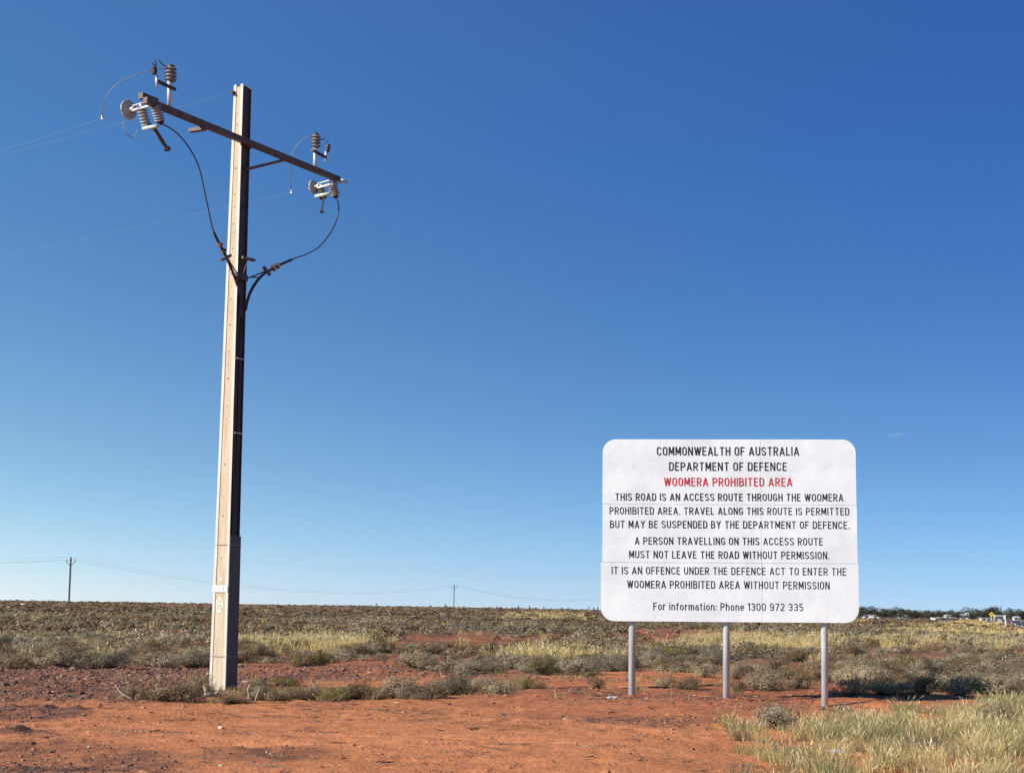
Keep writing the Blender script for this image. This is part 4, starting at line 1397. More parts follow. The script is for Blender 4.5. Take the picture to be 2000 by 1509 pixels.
def shrub_pts(P, kd, sz, ht, r):
    z = terrain(P[:, 0], P[:, 1]) - 0.03
    return np.stack([P[:, 0], P[:, 1], z, r.uniform(0, 6.28, len(P)), sz, ht / 0.5, kd * 2 + r.integers(0, 2, len(P))], 1)


def tone(P, r):
    n = vnoise(P[:, 0] / 14, P[:, 1] / 18, 44)
    return np.clip(1 + 0.22 * n + r.normal(0, 0.16, len(P)), 0.5, 1.6)[:, None] * np.ones((1, 3))


rest = np.array(rest)
bake('scrub', MIDV, shrub_pts(near[rest], kinds[rest], size[rest], hgt[rest], rk), M['leaf'], tints=tone(near[rest], rk))
mid = scatter(78, 190, lambda y: 0.95 + (y - 78) * 0.006, veg_keep, seed=8)
bake('mid_scrub', FARV, shrub_pts(mid, pick_kind(mid, rk), rk.uniform(0.7, 1.5, len(mid)), rk.uniform(0.22, 0.5, len(mid)), rk), M['leaf'], tints=tone(mid, rk))
far = scatter(190, 1000, lambda y: 1.7 + (y - 190) * 0.012, veg_keep, seed=9)
bake('far_scrub', VFV, shrub_pts(far, pick_kind(far, rk), rk.uniform(1.0, 2.3, len(far)), rk.uniform(0.22, 0.5, len(far)), rk), M['leaf'], tints=tone(far, rk))

# dry golden grass in drifts through the scrub
TG = [tuft_data(600 + s, 60, 0.42, 0.16, 0.009, GOLD, 0.3, (0.64, 0.52, 0.27)) for s in range(4)]
gp_ = scatter(34, 150, lambda y: 0.42 + (y - 34) * 0.006, lambda px, py, P: np.maximum(gold(px, py) * np.where(px > 1650, 0.42, 0.7), 0.022 * (1 - bare(px, py))) * (1 - sstep(0, 4, py - 1325)) * np.clip(0.7 + vnoise(P[:, 0] / 1.5, P[:, 1] / 2.5, 51), 0, 1), seed=11)
r_ = np.random.default_rng(12)
Pz = terrain(gp_[:, 0], gp_[:, 1]) - 0.02
bake('dry_grass', TG, np.stack([gp_[:, 0], gp_[:, 1], Pz, r_.uniform(0, 6.28, len(gp_)), r_.uniform(0.9, 1.7, len(gp_)), r_.uniform(0.7, 1.35, len(gp_)), r_.integers(0, 4, len(gp_))], 1), M['grass'])
TV = [tuft_data(640 + s, 14, 0.4, 0.5, 0.07, GOLD, 0) for s in range(3)]
gp_ = scatter(150, 700, lambda y: 1.3 + (y - 150) * 0.006, lambda px, py, P: (gold(px, py) * 0.5 + 0.9 * ((P[:, 0] > road_x(P[:, 1]) - 14) & (P[:, 0] < road_x(P[:, 1]))) + 0.03), seed=13)
Pz = terrain(gp_[:, 0], gp_[:, 1]) - 0.02
bake('far_grass', TV, np.stack([gp_[:, 0], gp_[:, 1], Pz, r_.uniform(0, 6.28, len(gp_)), r_.uniform(0.9, 1.6, len(gp_)), r_.uniform(0.7, 1.2, len(gp_)), r_.integers(0, 3, len(gp_))], 1), M['grass'])

# foreground grass at the right: green and straw coloured tussocks with pale heads
GF = [tuft_data(700 + s, 130, 0.215, 0.15, 0.0048, GREENG, 0.10, (0.58, 0.49, 0.26), lean=0.75) for s in range(5)] + \
     [tuft_data(720 + s, 120, 0.215, 0.16, 0.0048, DRYG, 0.12, (0.62, 0.51, 0.28), lean=0.8) for s in range(3)] + \
     [tuft_data(740 + s, 60, 0.20, 0.17, 0.008, [(0.24, 0.215, 0.12), (0.32, 0.26, 0.15), (0.17, 0.17, 0.09)], 0.0) for s in range(2)]


def fg_keep(px, py, P):
    e = np.interp(py, [1362, 1378, 1390, 1401, 1412, 1423, 1440, 1480, 1520], [2025, 1905, 1800, 1712, 1620, 1552, 1522, 1515, 1525])
    n = vnoise(P[:, 0] / 0.8, P[:, 1] / 0.9, 61)
    k = sstep(-130, 90, px - e + n * 80)
    gap = blob(px, py, 1640, 1490, 60, 14, 0.8) * 0.7 + blob(px, py, 1850, 1390, 70, 8, 0.8) * 0.6
    n2 = vnoise(P[:, 0] / 0.42 + 7, P[:, 1] / 0.5, 63)
    k = k * np.clip(0.56 + 0.6 * n + 0.65 * n2, 0.03, 1) * (1 - np.clip(gap, 0, 1))
    k = np.maximum(k, 0.75 * blob(px, py, 1440, 1432, 22, 16, 0.5) + 0.25 * blob(px, py, 1460, 1500, 90, 12, 0.7))
    return k


fg = scatter(15.2, 33, lambda y: 0.235, fg_keep, seed=15, hw=0.33)
fpx, fpy = pixel(fg[:, 0], fg[:, 1])
r_ = np.random.default_rng(16)
vn = vnoise(fg[:, 0] / 1.3, fg[:, 1] / 1.6, 62) + r_.normal(0, 0.35, len(fg)) + np.where(fpx < 1640, 0.25, 0.0) + np.where(fpy > 1455, 0.3, 0.0)
vi = np.where(vn > 0.35, 5 + r_.integers(0, 3, len(fg)), r_.integers(0, 5, len(fg)))
vi = np.where(r_.uniform(0, 1, len(fg)) < 0.12, 8 + r_.integers(0, 2, len(fg)), vi)
Pz = terrain(fg[:, 0], fg[:, 1]) - 0.01
bake('foreground_grass', GF, np.stack([fg[:, 0], fg[:, 1], Pz, r_.uniform(0, 6.28, len(fg)), r_.uniform(0.8, 1.35, len(fg)), r_.uniform(0.6, 1.15, len(fg)), vi], 1), M['grass'],
     tints=np.clip(1 + r_.normal(0, 0.15, len(fg)), 0.6, 1.5)[:, None] * np.ones((1, 3)))
# sparse dry tufts through the near strip and the sign posts
sp = scatter(25, 44, lambda y: 0.5, lambda px, py, P: 0.4 * blob(px, py, 650, 1366, 400, 14, 0.6) + 0.2 * blob(px, py, 1400, 1335, 330, 26, 0.8) + 0.5 * blob(px, py, 330, 1336, 90, 8, 0.8) + 0.12 * (1 - bare(px, py)), seed=18)
Pz = terrain(sp[:, 0], sp[:, 1]) - 0.01
bake('dry_tufts', [tuft_data(760 + s, 55, 0.20, 0.13, 0.005, DRYG[:2] + BROWN, 0.0, lean=1.0) for s in range(4)],
     np.stack([sp[:, 0], sp[:, 1], Pz, r_.uniform(0, 6.28, len(sp)), r_.uniform(0.7, 1.5, len(sp)), r_.uniform(0.5, 1.3, len(sp)), r_.integers(0, 4, len(sp))], 1), M['grass'])


# ------------------------------------------------------------------ stones, sticks, litter
ICO_V = []
_p = (1 + 5 ** 0.5) / 2
ICO_V = np.array([(-1, _p, 0), (1, _p, 0), (-1, -_p, 0), (1, -_p, 0), (0, -1, _p), (0, 1, _p), (0, -1, -_p), (0, 1, -_p), (_p, 0, -1), (_p, 0, 1), (-_p, 0, -1), (-_p, 0, 1)]) / 1.9
ICO_F = np.array([(0, 11, 5), (0, 5, 1), (0, 1, 7), (0, 7, 10), (0, 10, 11), (1, 5, 9), (5, 11, 4), (11, 10, 2), (10, 7, 6), (7, 1, 8), (3, 9, 4), (3, 4, 2), (3, 2, 6), (3, 6, 8), (3, 8, 9), (4, 9, 5), (2, 4, 11), (6, 2, 10), (8, 6, 7), (9, 8, 1)])


def stone_data(seed, col):
    r = np.random.default_rng(seed)
    v = ICO_V * r.uniform(0.65, 1.15, (12, 1)) * np.array([1, r.uniform(0.6, 1), r.uniform(0.45, 0.75)])
    v[:, 2] += 0.18
    c = np.tile(np.array(col) * r.uniform(0.8, 1.2), (60, 1))
    return v[ICO_F.ravel()], c


STV = [stone_data(800 + i, c) for i, c in enumerate([(0.15, 0.085, 0.066), (0.19, 0.105, 0.075), (0.125, 0.075, 0.062), (0.25, 0.135, 0.088), (0.33, 0.18, 0.11), (0.40, 0.28, 0.20)])]
stp = scatter(15.0, 48, lambda y: 0.115 + 0.0016 * (y - 15), lambda px, py, P: np.clip(stony(px, py, P[:, 0], P[:, 1]) * 0.75 - 0.06, 0, 1) + 0.008, seed=20, hw=0.32)
r_ = np.random.default_rng(21)
n_ = len(stp)
sz = np.clip(r_.lognormal(-3.95, 0.42, n_), 0.009, 0.06)
vi = r_.choice(6, n_, p=[0.28, 0.24, 0.18, 0.17, 0.10, 0.03])
Pz = terrain(stp[:, 0], stp[:, 1]) - 0.003
bake('stones', STV, np.stack([stp[:, 0], stp[:, 1], Pz, r_.uniform(0, 6.28, n_), sz, sz, vi], 1), M['stone'])


gib = scatter(25, 42, lambda y: 0.14, lambda px, py, P: blob(px, py, 120, 1335, 430, 40, 0.5) * np.clip(0.55 + 0.8 * vnoise(P[:, 0] / 0.9, P[:, 1] / 1.2, 81), 0, 1) + 0.35 * blob(px, py, 700, 1312, 330, 14, 0.6) + 0.4 * blob(px, py, 1480, 1302, 150, 16, 0.7) + 0.25 * blob(px, py, 1180, 1326, 160, 6, 0.7), seed=27, hw=0.32)
n_ = len(gib)
sz = np.clip(r_.lognormal(-3.25, 0.42, n_), 0.02, 0.11)
bake('gibber_stones', STV, np.stack([gib[:, 0], gib[:, 1], terrain(gib[:, 0], gib[:, 1]) - 0.006, r_.uniform(0, 6.28, n_), sz, sz * 0.8, r_.choice(6, n_, p=[0.24, 0.22, 0.2, 0.17, 0.10, 0.07])], 1), M['stone'])
CLV = [stone_data(820 + i, c) for i, c in enumerate([(0.46, 0.185, 0.078), (0.40, 0.155, 0.068), (0.33, 0.135, 0.07)])]
cl_ = scatter(15.0, 32, lambda y: 0.13, lambda px, py, P: np.clip(0.02 + 0.5 * vnoise(P[:, 0] / 0.8, P[:, 1] / 0.7, 83) + 0.3 * vnoise(P[:, 0] / 2.6, P[:, 1] / 1.6, 84), 0.01, 0.9), seed=28, hw=0.32)
n_ = len(cl_)
sz = np.clip(r_.lognormal(-4.05, 0.5, n_), 0.008, 0.06)
bake('dirt_clods', CLV, np.stack([cl_[:, 0], cl_[:, 1], terrain(cl_[:, 0], cl_[:, 1]) - 0.004, r_.uniform(0, 6.28, n_), sz, sz * 0.9, r_.integers(0, 3, n_)], 1), M['stone'])


def twig_data(seed, col):
    r = np.random.default_rng(seed)
    vs = []
    for _ in range(r.integers(2, 5)):
        a = r.uniform(-0.25, 0.25); p0 = np.array([r.uniform(-0.1, 0.1), r.uniform(-0.05, 0.05), 0.012])
        d = np.array([math.cos(a), math.sin(a), r.uniform(0.0, 0.12)]) * r.uniform(0.1, 0.4)
        s = np.array([-d[1], d[0], 0]); s = s / np.linalg.norm(s) * 0.006; u = np.array([0, 0, 0.009])
        p1 = p0 + d
        vs += [p0 - s, p0 + s, p1, p0 + s, p0 + u, p1, p0 + u, p0 - s, p1]
    v = np.array(vs)
    return v, np.tile(np.array(col), (len(v), 1))


TWV = [twig_data(850 + i, c) for i, c in enumerate([(0.10, 0.06, 0.045), (0.07, 0.045, 0.04), (0.16, 0.11, 0.08), (0.38, 0.30, 0.21)])]
twp = scatter(15.0, 34, lambda y: 0.42, lambda px, py, P: 0.14 + 0.8 * np.clip(vnoise(P[:, 0] / 1.1, P[:, 1] / 1.3, 71) - 0.05, 0, 1), seed=22, hw=0.32)
n_ = len(twp)
bake('twig_litter', TWV, np.stack([twp[:, 0], twp[:, 1], terrain(twp[:, 0], twp[:, 1]), r_.uniform(0, 6.28, n_), r_.uniform(0.4, 1.2, n_), r_.uniform(0.5, 1.2, n_), r_.choice(4, n_, p=[0.4, 0.3, 0.2, 0.1])], 1), M['stone'])
# little mats of dry plant matter pressed into the track
MT = [tuft_data(870 + s, 60, 0.020, 0.17, 0.007, [(0.10, 0.06, 0.045), (0.16, 0.09, 0.06), (0.07, 0.046, 0.04), (0.27, 0.18, 0.11)], 0, lean=5.0) for s in range(3)]
mtp = scatter(15.0, 33, lambda y: 0.27, lambda px, py, P: 0.95 * np.clip(vnoise(P[:, 0] / 1.4 + 5, P[:, 1] / 1.0, 73) * 1.5 - 0.30, 0, 1) + 0.4 * blob(px, py, 1420, 1362, 450, 20, 0.7) + 0.04, seed=23, hw=0.32)
n_ = len(mtp)
bake('plant_litter', MT, np.stack([mtp[:, 0], mtp[:, 1], terrain(mtp[:, 0], mtp[:, 1]) - 0.005, r_.uniform(0, 6.28, n_), r_.uniform(0.6, 1.7, n_), r_.uniform(0.5, 1.3, n_), r_.integers(0, 3, n_)], 1), M['stone'])


def rock(px, py, wpx, hpx, m, name, label, cat='rock', seed=0):
    p = ground(px, py)
    s = p[1] / FPX
    r = np.random.default_rng(900 + seed)
    v = ICO_V * r.uniform(0.75, 1.1, (12, 1))
    v = v * np.array([wpx * s * 0.55, wpx * s * 0.45, hpx * s * 0.55])
    v[:, 2] += hpx * s * 0.4
    o = link(name, raw_mesh(name, v, ICO_F, m), (p[0], p[1], gz(p[0], p[1])))
    o.rotation_euler = (0, 0, r.uniform(-0.6, 0.6))
    return tag(o, label, cat)


rock(432, 1423, 15, 6, M['rock'], 'rock', 'pale flat stone lying on the red track below the power pole', seed=1)
rock(173, 1470, 6, 6, M['rock'], 'rock', 'small white stone on the track at the lower left', seed=2)
rock(1538, 1313, 11, 8, M['rockorange'], 'rock', 'orange rock between the middle and right sign posts', seed=3)
rock(1963, 1328, 16, 9, M['rock'], 'rock', 'pale rock by the right edge above the sign shadow', seed=4)
rock(47, 1189, 13, 5, M['rock'], 'rock', 'white boulder far out in the scrub at the left', seed=5)
rock(280, 1388, 10, 5, M['rockorange'], 'rock', 'small orange stone at the upper edge of the track', seed=6)


def litter(px, py, wpx, hpx, m, label, seed):
    """a crumpled scrap: a buckled little sheet with thickness"""
    p = ground(px, py)
    s = p[1] / FPX
    r = np.random.default_rng(seed)
    n = 6
    g = np.array([[((i / (n - 1)) - 0.5, (j / (n - 1)) - 0.5, r.uniform(0, 1)) for i in range(n)] for j in range(n)])
    g[..., 0] += r.uniform(-0.06, 0.06, (n, n)); g[..., 1] += r.uniform(-0.06, 0.06, (n, n))
    v = g.reshape(-1, 3) * np.array([wpx * s, wpx * s * 0.7, hpx * s])
    v2 = v + np.array([0, 0, 0.004])
    idx = np.arange(n * n).reshape(n, n)
    f = [[idx[j, i], idx[j, i + 1], idx[j + 1, i + 1], idx[j + 1, i]] for j in range(n - 1) for i in range(n - 1)]
    fs = [q[::-1] for q in f] + [[a + n * n for a in q] for q in f]
    ring = list(idx[0, :]) + list(idx[1:, -1]) + list(idx[-1, :-1][::-1]) + list(idx[1:-1, 0][::-1])
    fs += [[ring[i], ring[(i + 1) % len(ring)], ring[(i + 1) % len(ring)] + n * n, ring[i] + n * n] for i in range(len(ring))]
    o = link('litter', raw_mesh('litter', np.concatenate([v, v2]), [[int(a) for a in q] for q in fs], m), (p[0], p[1], gz(p[0], p[1]) + 0.004))
    return tag(o, label, 'litter')


litter(757, 1364, 11, 6, M['white'], 'white scrap of litter at the front edge of the shrub strip', 1)
litter(1196, 1373, 20, 6, M['plastic'], 'grey crumpled wrapper on the dirt left of the leftmost sign post', 2)
rock(1606, 1391, 16, 8, M['darkrock'], 'rock', 'dark stone at the foot of the rightmost sign post', seed=8)


def bottle():
    p = ground(1616, 1472)
    z = gz(p[0], p[1]) + 0.035
    d = unit(np.array([0.95, 0.3, 0.05]))
    o = MB().lathe(np.array([p[0], p[1], z]), d, [(0.03, 0), (0.034, 0.01), (0.034, 0.13), (0.026, 0.16), (0.013, 0.185), (0.013, 0.21)], 14).build('bottle', M['plastic'], loc=(p[0], p[1], z - 0.035))
    tag(o, 'grey plastic bottle lying in the foreground grass', 'bottle')


bottle()


def branch(pts, r0, label, forks=(), name='dead_branch', m='deadwood'):
    P = [np.asarray(p, float) for p in pts]
    o0 = P[0].copy()
    b = MB().tube(spline(P, 4), list(np.linspace(r0, r0 * 0.5, (len(P) - 1) * 4 + 1)), 8)
    for f in forks: b.tube(spline([np.asarray(q, float) for q in f], 3), list(np.linspace(r0 * 0.6, r0 * 0.2, (len(f) - 1) * 3 + 1)), 6)
    o = b.build(name, M[m], loc=o0)
    return tag(o, label, 'branch')


def gpt(px, py, h=0.0, dy=0.0):
    p = ground(px, py); p[1] += dy
    return np.array([p[0], p[1], gz(p[0], p[1]) + h])


branch([gpt(394, 1372, 0.05), gpt(408, 1372, 0.08), gpt(425, 1371, 0.06), gpt(445, 1370, 0.07)], 0.036, 'thick bleached dead branch lying at the foot of the power pole',
       [[gpt(402, 1372, 0.08), gpt(400, 1372, 0.15), gpt(396, 1371, 0.20)], [gpt(418, 1371, 0.07), gpt(424, 1371, 0.12), gpt(430, 1371, 0.19)]])
branch([gpt(484, 1378, 0.0), gpt(485, 1378, 0.10), gpt(483, 1378, 0.20), gpt(489, 1378, 0.26)], 0.013, 'pale upright dead twig right of the power pole foot')
branch([gpt(497, 1378, 0.0), gpt(502, 1378, 0.12), gpt(506, 1378, 0.22)], 0.011, 'pale slanting dead twig beside the upright one, right of the pole')
branch([gpt(224, 1372, 0.22), gpt(236, 1374, 0.12), gpt(256, 1376, 0.05)], 0.006, 'thin bare twigs at the left end of the shrub strip', [[gpt(228, 1374, 0.05), gpt(242, 1375, 0.09), gpt(256, 1376, 0.06)]])
branch([gpt(563, 1350, 0.18), gpt(568, 1350, 0.26), gpt(572, 1350, 0.22)], 0.010, 'small white twig tip poking from the dark shaded shrub')
branch([gpt(608, 1374, 0.05), gpt(615, 1374, 0.2), gpt(622, 1373, 0.34)], 0.008, 'pale forked twig in the strip right of the pole', [[gpt(613, 1374, 0.15), gpt(608, 1374, 0.28), gpt(605, 1373, 0.36)]])


# ------------------------------------------------------------------ the township on the right: trees, houses, signs
def tree_data(seed, h, w):
    r = np.random.default_rng(seed)
    lumps = 14
    ph = r.uniform(0, 6.28, lumps); rr = r.uniform(0.1, 0.5, lumps)
    cen = np.stack([np.cos(ph) * rr * w * 0.75, np.sin(ph) * rr * w * 0.75, h * r.uniform(0.26, 0.86, lumps)], 1)
    cr = r.uniform(0.14, 0.25, lumps)
    n = 620
    k = r.integers(0, lumps, n)
    d = r.normal(size=(n, 3)); d /= np.linalg.norm(d, axis=1)[:, None]
    c = cen[k] + d * (cr[k] * r.uniform(0.3, 1.05, n) ** 0.6)[:, None] * np.array([w, w, h * 0.75])
    ax = r.normal(size=(n, 3)); ax /= np.linalg.norm(ax, axis=1)[:, None]
    sd = np.cross(ax, r.normal(size=(n, 3))); sd /= np.linalg.norm(sd, axis=1)[:, None]
    L = r.uniform(0.2, 0.45, n)[:, None]
    v = np.stack([c - sd * L * 0.4, c + sd * L * 0.4, c + ax * L], 1).reshape(-1, 3)
    base = np.array([[0.055, 0.058, 0.036], [0.045, 0.050, 0.032], [0.075, 0.07, 0.045]])[r.integers(0, 3, lumps)]
    col = np.repeat((base[k] * r.uniform(0.7, 1.3, (n, 1)))[:, None], 3, 1).reshape(-1, 3)
    return v, col, cen


TREES = []
for s in range(6):
    v, c, cen = tree_data(1000 + s, 1.0, 1.0 if s % 2 else 0.8)
    b = MB()
    v, c, cen = tree_data(1000 + s, 5.0, 5.0)
    b.tube([(0, 0, -0.3), (0.05, 0.02, 0.8), (0.1, 0.05, 1.8)], [0.16, 0.12, 0.09], 6)
    for q in range(5):
        b.tube([(0.08, 0.04, 1.3 + 0.1 * q), cen[q] * 0.6 + np.array([0, 0, 0.9]), cen[q]], [0.08, 0.06, 0.02], 5)
    tm = raw_mesh('trunk', b.v, b.f, M['bark'])
    TREES.append((tri_mesh('crown', v, c, M['leaf']), tm))


def tree(x, y, h, wdt, label, group):
    g = gz(x, y)
    t = empty('tree', (x, y, g), label, 'tree', group)
    cm, tm = TREES[random.randrange(6)]
    rz = random.uniform(0, 6.28)
    for nm, me in (('crown', cm), ('trunk', tm)):
        o = link(nm, me, (0, 0, 0), t)
        o.rotation_euler = (0, 0, rz); o.scale = (wdt / 5, wdt / 5, h / 5)


rt = np.random.default_rng(31)
rows = [(705, 46, 4.1, 'dark tree in front rank of the belt', 'trees of the near rank'), (760, 44, 4.6, 'dark tree in back rank of the belt', 'trees at the back of the belt'),
        (625, 20, 2.9, 'small round tree before the distant belt', 'small trees before the belt')]
for row, (yd, n, h0, lb, gr) in enumerate(rows):
    for i in range(n):
        px = 1652 + (2070 - 1652) * (i + rt.uniform(0.1, 0.9)) / n
        if abs(px - 1718) < 3.5 and row < 2: continue
        y = yd + rt.uniform(-18, 18)
        x = at(px, 1200, y)[0]
        if y < 650 and road_x(y) - 4 < x < road_x(y) + 12: continue
        hh = h0 * rt.choice([0.7, 0.85, 0.95, 1.05, 1.25]) * rt.uniform(0.92, 1.08) * (1.12 if px > 1880 else 1.0)
        zn = 'right beside the sign edge' if px < 1760 else 'left of the yellow warning sign' if px < 1925 else 'at the right edge of the view'
        tree(x, y, hh, hh * rt.uniform(1.25, 1.75), lb + ', ' + zn, gr + ' ' + zn)


def house(px, yd, wd, ht, dp, label, flat=False, dark=False):
    x = at(px, 1200, yd)[0]
    g = gz(x, yd)
    t = empty('house', (x, yd, g), label, 'house', None)
    c = np.array([x, yd, g])
    X, Y = np.array([1.0, 0, 0]), np.array([0, 1.0, 0])
    wall = MB().box(c + Z * ht * 0.5, X * wd / 2, Y * dp / 2, Z * ht / 2).build('wall', M['shade'] if dark else M['housewall'], t)
    b = MB()
    if flat: b.box(c + Z * (ht + 0.08), X * (wd / 2 + 0.3), Y * (dp / 2 + 0.3), Z * 0.08)
    else:
        e = 0.35
        p = [c + X * s * (wd / 2 + e) + Y * q * (dp / 2 + e) + Z * (ht + 0.01) for s, q in ((-1, -1), (1, -1), (1, 1), (-1, 1))]
        r1, r2 = c - X * (wd / 2 - dp * 0.2) + Z * (ht + dp * 0.18), c + X * (wd / 2 - dp * 0.2) + Z * (ht + dp * 0.18)
        b.add(p + [r1, r2], [[3, 2, 1, 0], [0, 1, 5, 4], [1, 2, 5], [2, 3, 4, 5], [3, 0, 4]])
    b.build('roof', M['houseroof'], t)
    nw = max(2, int(wd / 2.2))
    for i in range(nw):
        q = c + X * (-wd / 2 + wd * (i + 0.5) / nw) - Y * (dp / 2 + 0.012) + Z * ht * 0.58
        if i == nw // 2: MB().box(q - Z * ht * 0.18, X * 0.42, Y * 0.012, Z * ht * 0.38).build('door', M['shade'], t)
        else: MB().box(q, X * 0.5, Y * 0.012, Z * ht * 0.2).build('window', M['glass'], t)


house(1699, 690, 6.5, 1.7, 4, 'long low white house among the trees nearest the sign', True)
house(1757, 688, 1.6, 1.9, 2, 'tiny white hut glimpsed between trees left of the pale box')
house(1766, 670, 1.5, 1.2, 2, 'small bright shed left of the pale box in the township', True)
house(1853, 690, 3.4, 1.6, 3, 'white house with a pale roof under the middle of the tree belt')
house(1879, 690, 1.9, 2.0, 2, 'taller white house left of the yellow warning sign')
house(1889, 690, 1.6, 2.6, 2, 'narrow white hut just right of the taller white house')
house(1924, 560, 3.2, 1.3, 3, 'low pale grey shed beside the yellow warning sign', True)
house(1985, 690, 2.4, 1.5, 3, 'low house with a pale roof at the far right edge')
house(1848, 540, 5.2, 0.95, 3, 'long dark low shed right of the white box', True, True)


def white_box():
    x = at(1822, 1200, 520)[0]; g = gz(x, 520)
    t = empty('water_tank', (x, 520, g), 'bright white box-shaped tank in front of the distant trees', 'tank')
    c = np.array([x, 520, g])
    MB().box(c + Z * 0.45, (0.62, 0, 0), (0, 0.6, 0), (0, 0, 0.36)).build('tank_body', M['white'], t)
    MB().box(c + Z * 0.045, (0.66, 0, 0), (0, 0.64, 0), (0, 0, 0.045)).build('plinth', M['shade'], t)
    MB().box(c + Z * 0.84, (0.66, 0, 0), (0, 0.64, 0), (0, 0, 0.028)).build('lid', M['housewall'], t)


white_box()


def shelter():
    y = 430.0
    x = at(1957.5, 1205, y)[0] - 0.5; g = gz(x, y)
    t = empty('roadside_shelter', (x, y, g), 'flat-roofed roadside shelter with dark posts beside the road', 'shelter')
    c = np.array([x, y, g])
    MB().box(c + Z * 1.78, (1.15, 0, 0), (0, 0.8, 0), (0, 0, 0.13)).build('roof', M['houseroof'], t)
    for s in (-1, 1):
        for q in (-0.6, 0.6): MB().box(c + np.array([0.9 * s, q, 0.8]), (0.11, 0, 0), (0, 0.08, 0), (0, 0, 0.84)).build('post', M['shade'], t)
    MB().box(c + np.array([0, 0.55, 0.85]), (0.6, 0, 0), (0, 0.03, 0), (0, 0, 0.62)).build('back_panel', M['galv'], t)


shelter()


def warning_sign():
    y = 345.0
    p = at(1936.3, 1199.3, y)
    x = p[0]; g = gz(x, y)
    t = empty('warning_sign', (x, y, g), 'yellow diamond warning sign with a dark symbol beside the road', 'sign')
    c = np.array([x, y, p[2]])
    r = 0.5
    nn = unit(np.array([-0.25, -0.97, 0])); ax = unit(np.cross(Z, -nn)) * -1
    ax = np.array([-nn[1], nn[0], 0]); ax = ax if ax[0] > 0 else -ax
    MB().tube([(x, y, g - 0.2), (x, y, p[2] + 0.5)], 0.045, 8).build('post', M['galv'], t)
    dia = [c + nn * 0.06 + ax * a * r + Z * b_ * r for a, b_ in ((-1, 0), (0, -1), (1, 0), (0, 1))]
    pl = MB().prism(dia, nn * 0.006).build('plate', M['yellow'], t)
    fr = lambda a, b_: c + nn * 0.072 + ax * a + Z * b_
    b = MB()
    b.prism([fr(-0.24, -0.06), fr(0.24, -0.06), fr(0.26, 0.10), fr(0.1, 0.13), fr(-0.24, 0.12)], nn * 0.004)
    b.prism([fr(-0.2, -0.14), fr(-0.12, -0.14), fr(-0.12, -0.061), fr(-0.2, -0.061)], nn * 0.004)
    b.prism([fr(0.12, -0.14), fr(0.2, -0.14), fr(0.2, -0.061), fr(0.12, -0.061)], nn * 0.004)
    b.build('symbol', M['black'], pl)
    y2 = y + 12
    x2 = at(1941.5, 1204, y2)[0]; g2 = gz(x2, y2)
    t2 = empty('small_road_sign', (x2, y2, g2), 'small pale sign just right of the yellow diamond sign', 'sign')
    c2 = np.array([x2, y2, at(1941.5, 1203.5, y2)[2]])
    MB().tube([(x2, y2, g2 - 0.2), (x2, y2, c2[2])], 0.045, 8).build('post', M['galv'], t2)
    MB().box(c2 - np.array([0, 0.07, 0]), (0.17, 0, 0), (0, 0.008, 0), (0, 0, 0.36)).build('plate', M['cream'], t2)
    b = MB().box(np.array([x2 - 0.35, y2 + 3, g2 + 0.35]), (0.32, 0, 0), (0, 0.3, 0), (0, 0, 0.36))
    o = b.build('junction_box', M['shade'], loc=(x2 - 0.35, y2 + 3, g2))
    tag(o, 'dark grey box low beside the yellow warning sign', 'box')


warning_sign()


def marker():
    y = 235.0
    x = at(1963.6, 1215, y)[0]; g = gz(x, y)
    t = empty('marker_post', (x, y, g), 'white roadside marker post with a small pale plate near the right edge', 'post')
    MB().box(np.array([x, y, g + 0.82]), (0.075, 0, 0), (0, 0.03, 0), (0, 0, 0.98)).build('post', M['white'], t)
    MB().box(np.array([x - 0.16, y - 0.04, g + 1.45]), (0.16, 0, 0), (0, 0.008, 0), (0, 0, 0.28)).build('plate', M['cream'], t)


marker()
for px, py, wpx in ((1941, 1226.5, 18), (1953, 1225.5, 16)):
    p = ground(px, py); s = p[1] / FPX
    place_shrub('olive', p[0], p[1], wpx * s, 5 * s, 'green bush at the foot of the marker post, ' + ('left' if px < 1950 else 'right') + ' one of the pair')

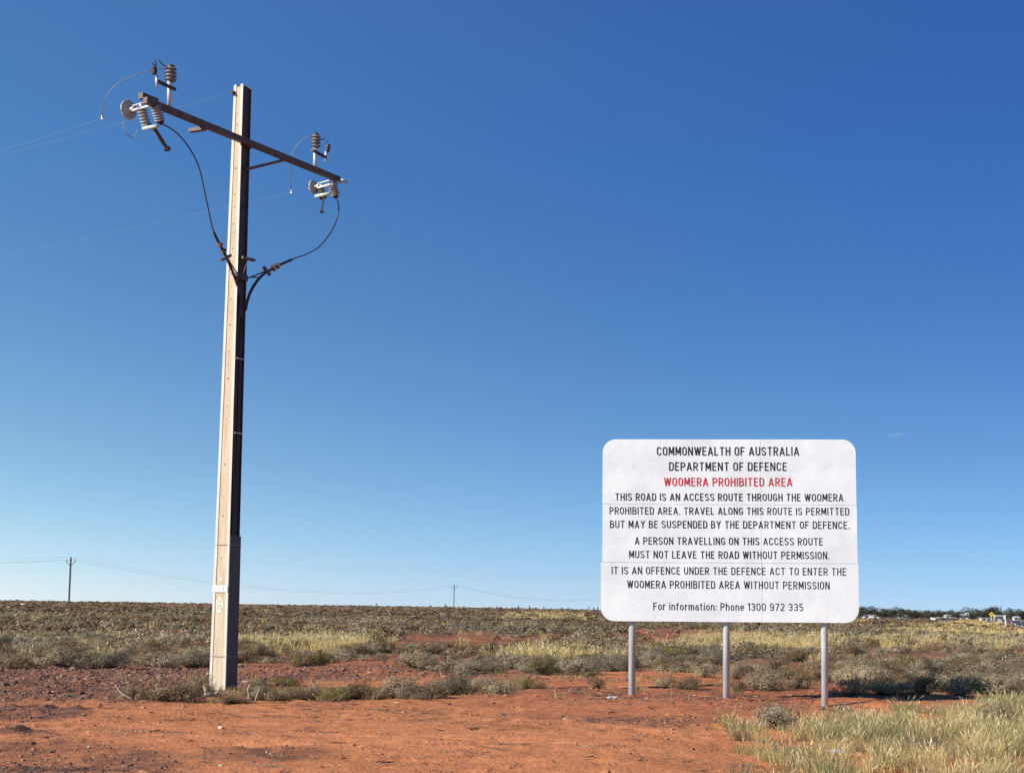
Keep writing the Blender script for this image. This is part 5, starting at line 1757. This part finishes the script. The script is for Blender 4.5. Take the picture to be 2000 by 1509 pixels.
# shrubs and a tank breaking the horizon
hz = [(735, 3, 2.0), (905, 3, 1.5), (955, 3.5, 1.4), (970, 3, 1.6), (1000, 2.5, 1.4), (1012, 5, 1.5), (1034, 2.4, 2.2), (1046, 3, 1.5), (1062, 2, 2.0), (1098, 4, 1.6), (1110, 3, 1.2), (1150, 2, 2.4), (1160, 3, 1.8), (1168, 3, 2.4), (870, 4, 2.0), (840, 5, 1.2), (1690, 3, 1.2)]
VH = [shrub_data(1200 + s, 1.0, 0.5, 60, 0.22, [(0.05, 0.052, 0.04), (0.06, 0.055, 0.045)], twigs=0, lumps=8) for s in range(3)]
pts = []
for px, wpx, hm in hz:
    y = 640 + random.uniform(-30, 60); x = at(px, 1190, y)[0]
    pts.append((x, y, gz(x, y) - 0.1, random.uniform(0, 6), wpx * y / FPX, hm * 1.4, random.randrange(3)))
for p in pts:
    o = link('distant_bush', tri_mesh('distant_bush', *VH[p[6]], M['leaf']), p[:3]); o.rotation_euler = (0, 0, p[3]); o.scale = (p[4] * 1.3, p[4] * 1.3, p[5])
    tag(o, 'tiny dark bush standing up on the horizon', 'bush', 'bushes on the horizon')


def clouds():
    m = bpy.data.materials.new('cloud')
    m.use_nodes = True
    n, l = m.node_tree.nodes, m.node_tree.links
    n.remove(n['Principled BSDF'])
    v = n.new('ShaderNodeVolumePrincipled')
    v.inputs['Color'].default_value = (1, 1, 1, 1)
    tc = n.new('ShaderNodeTexCoord')
    ns = n.new('ShaderNodeTexNoise'); ns.inputs['Scale'].default_value = 0.05; ns.inputs['Detail'].default_value = 3
    l.new(tc.outputs['Object'], ns.inputs['Vector'])
    r = n.new('ShaderNodeMapRange'); r.inputs[1].default_value = 0.48; r.inputs[2].default_value = 0.75; r.inputs[3].default_value = 0; r.inputs[4].default_value = 0.010
    l.new(ns.outputs[0], r.inputs[0]); l.new(r.outputs[0], v.inputs['Density'])
    l.new(v.outputs[0], n['Material Output'].inputs['Volume'])
    for px, py, wd, ht, lab in ((1751, 849, 30, 9, 'tiny wisp of white cloud above the right end of the sign'), (2, 789, 16, 8, 'tiny wisp of white cloud at the left edge of the sky')):
        p = at(px, py, 5000.0)
        o = link('cloud', raw_mesh('cloud', ICO_V * np.array([wd, wd, ht]) * 1.1, ICO_F, m), p)
        tag(o, lab, 'cloud')


clouds()
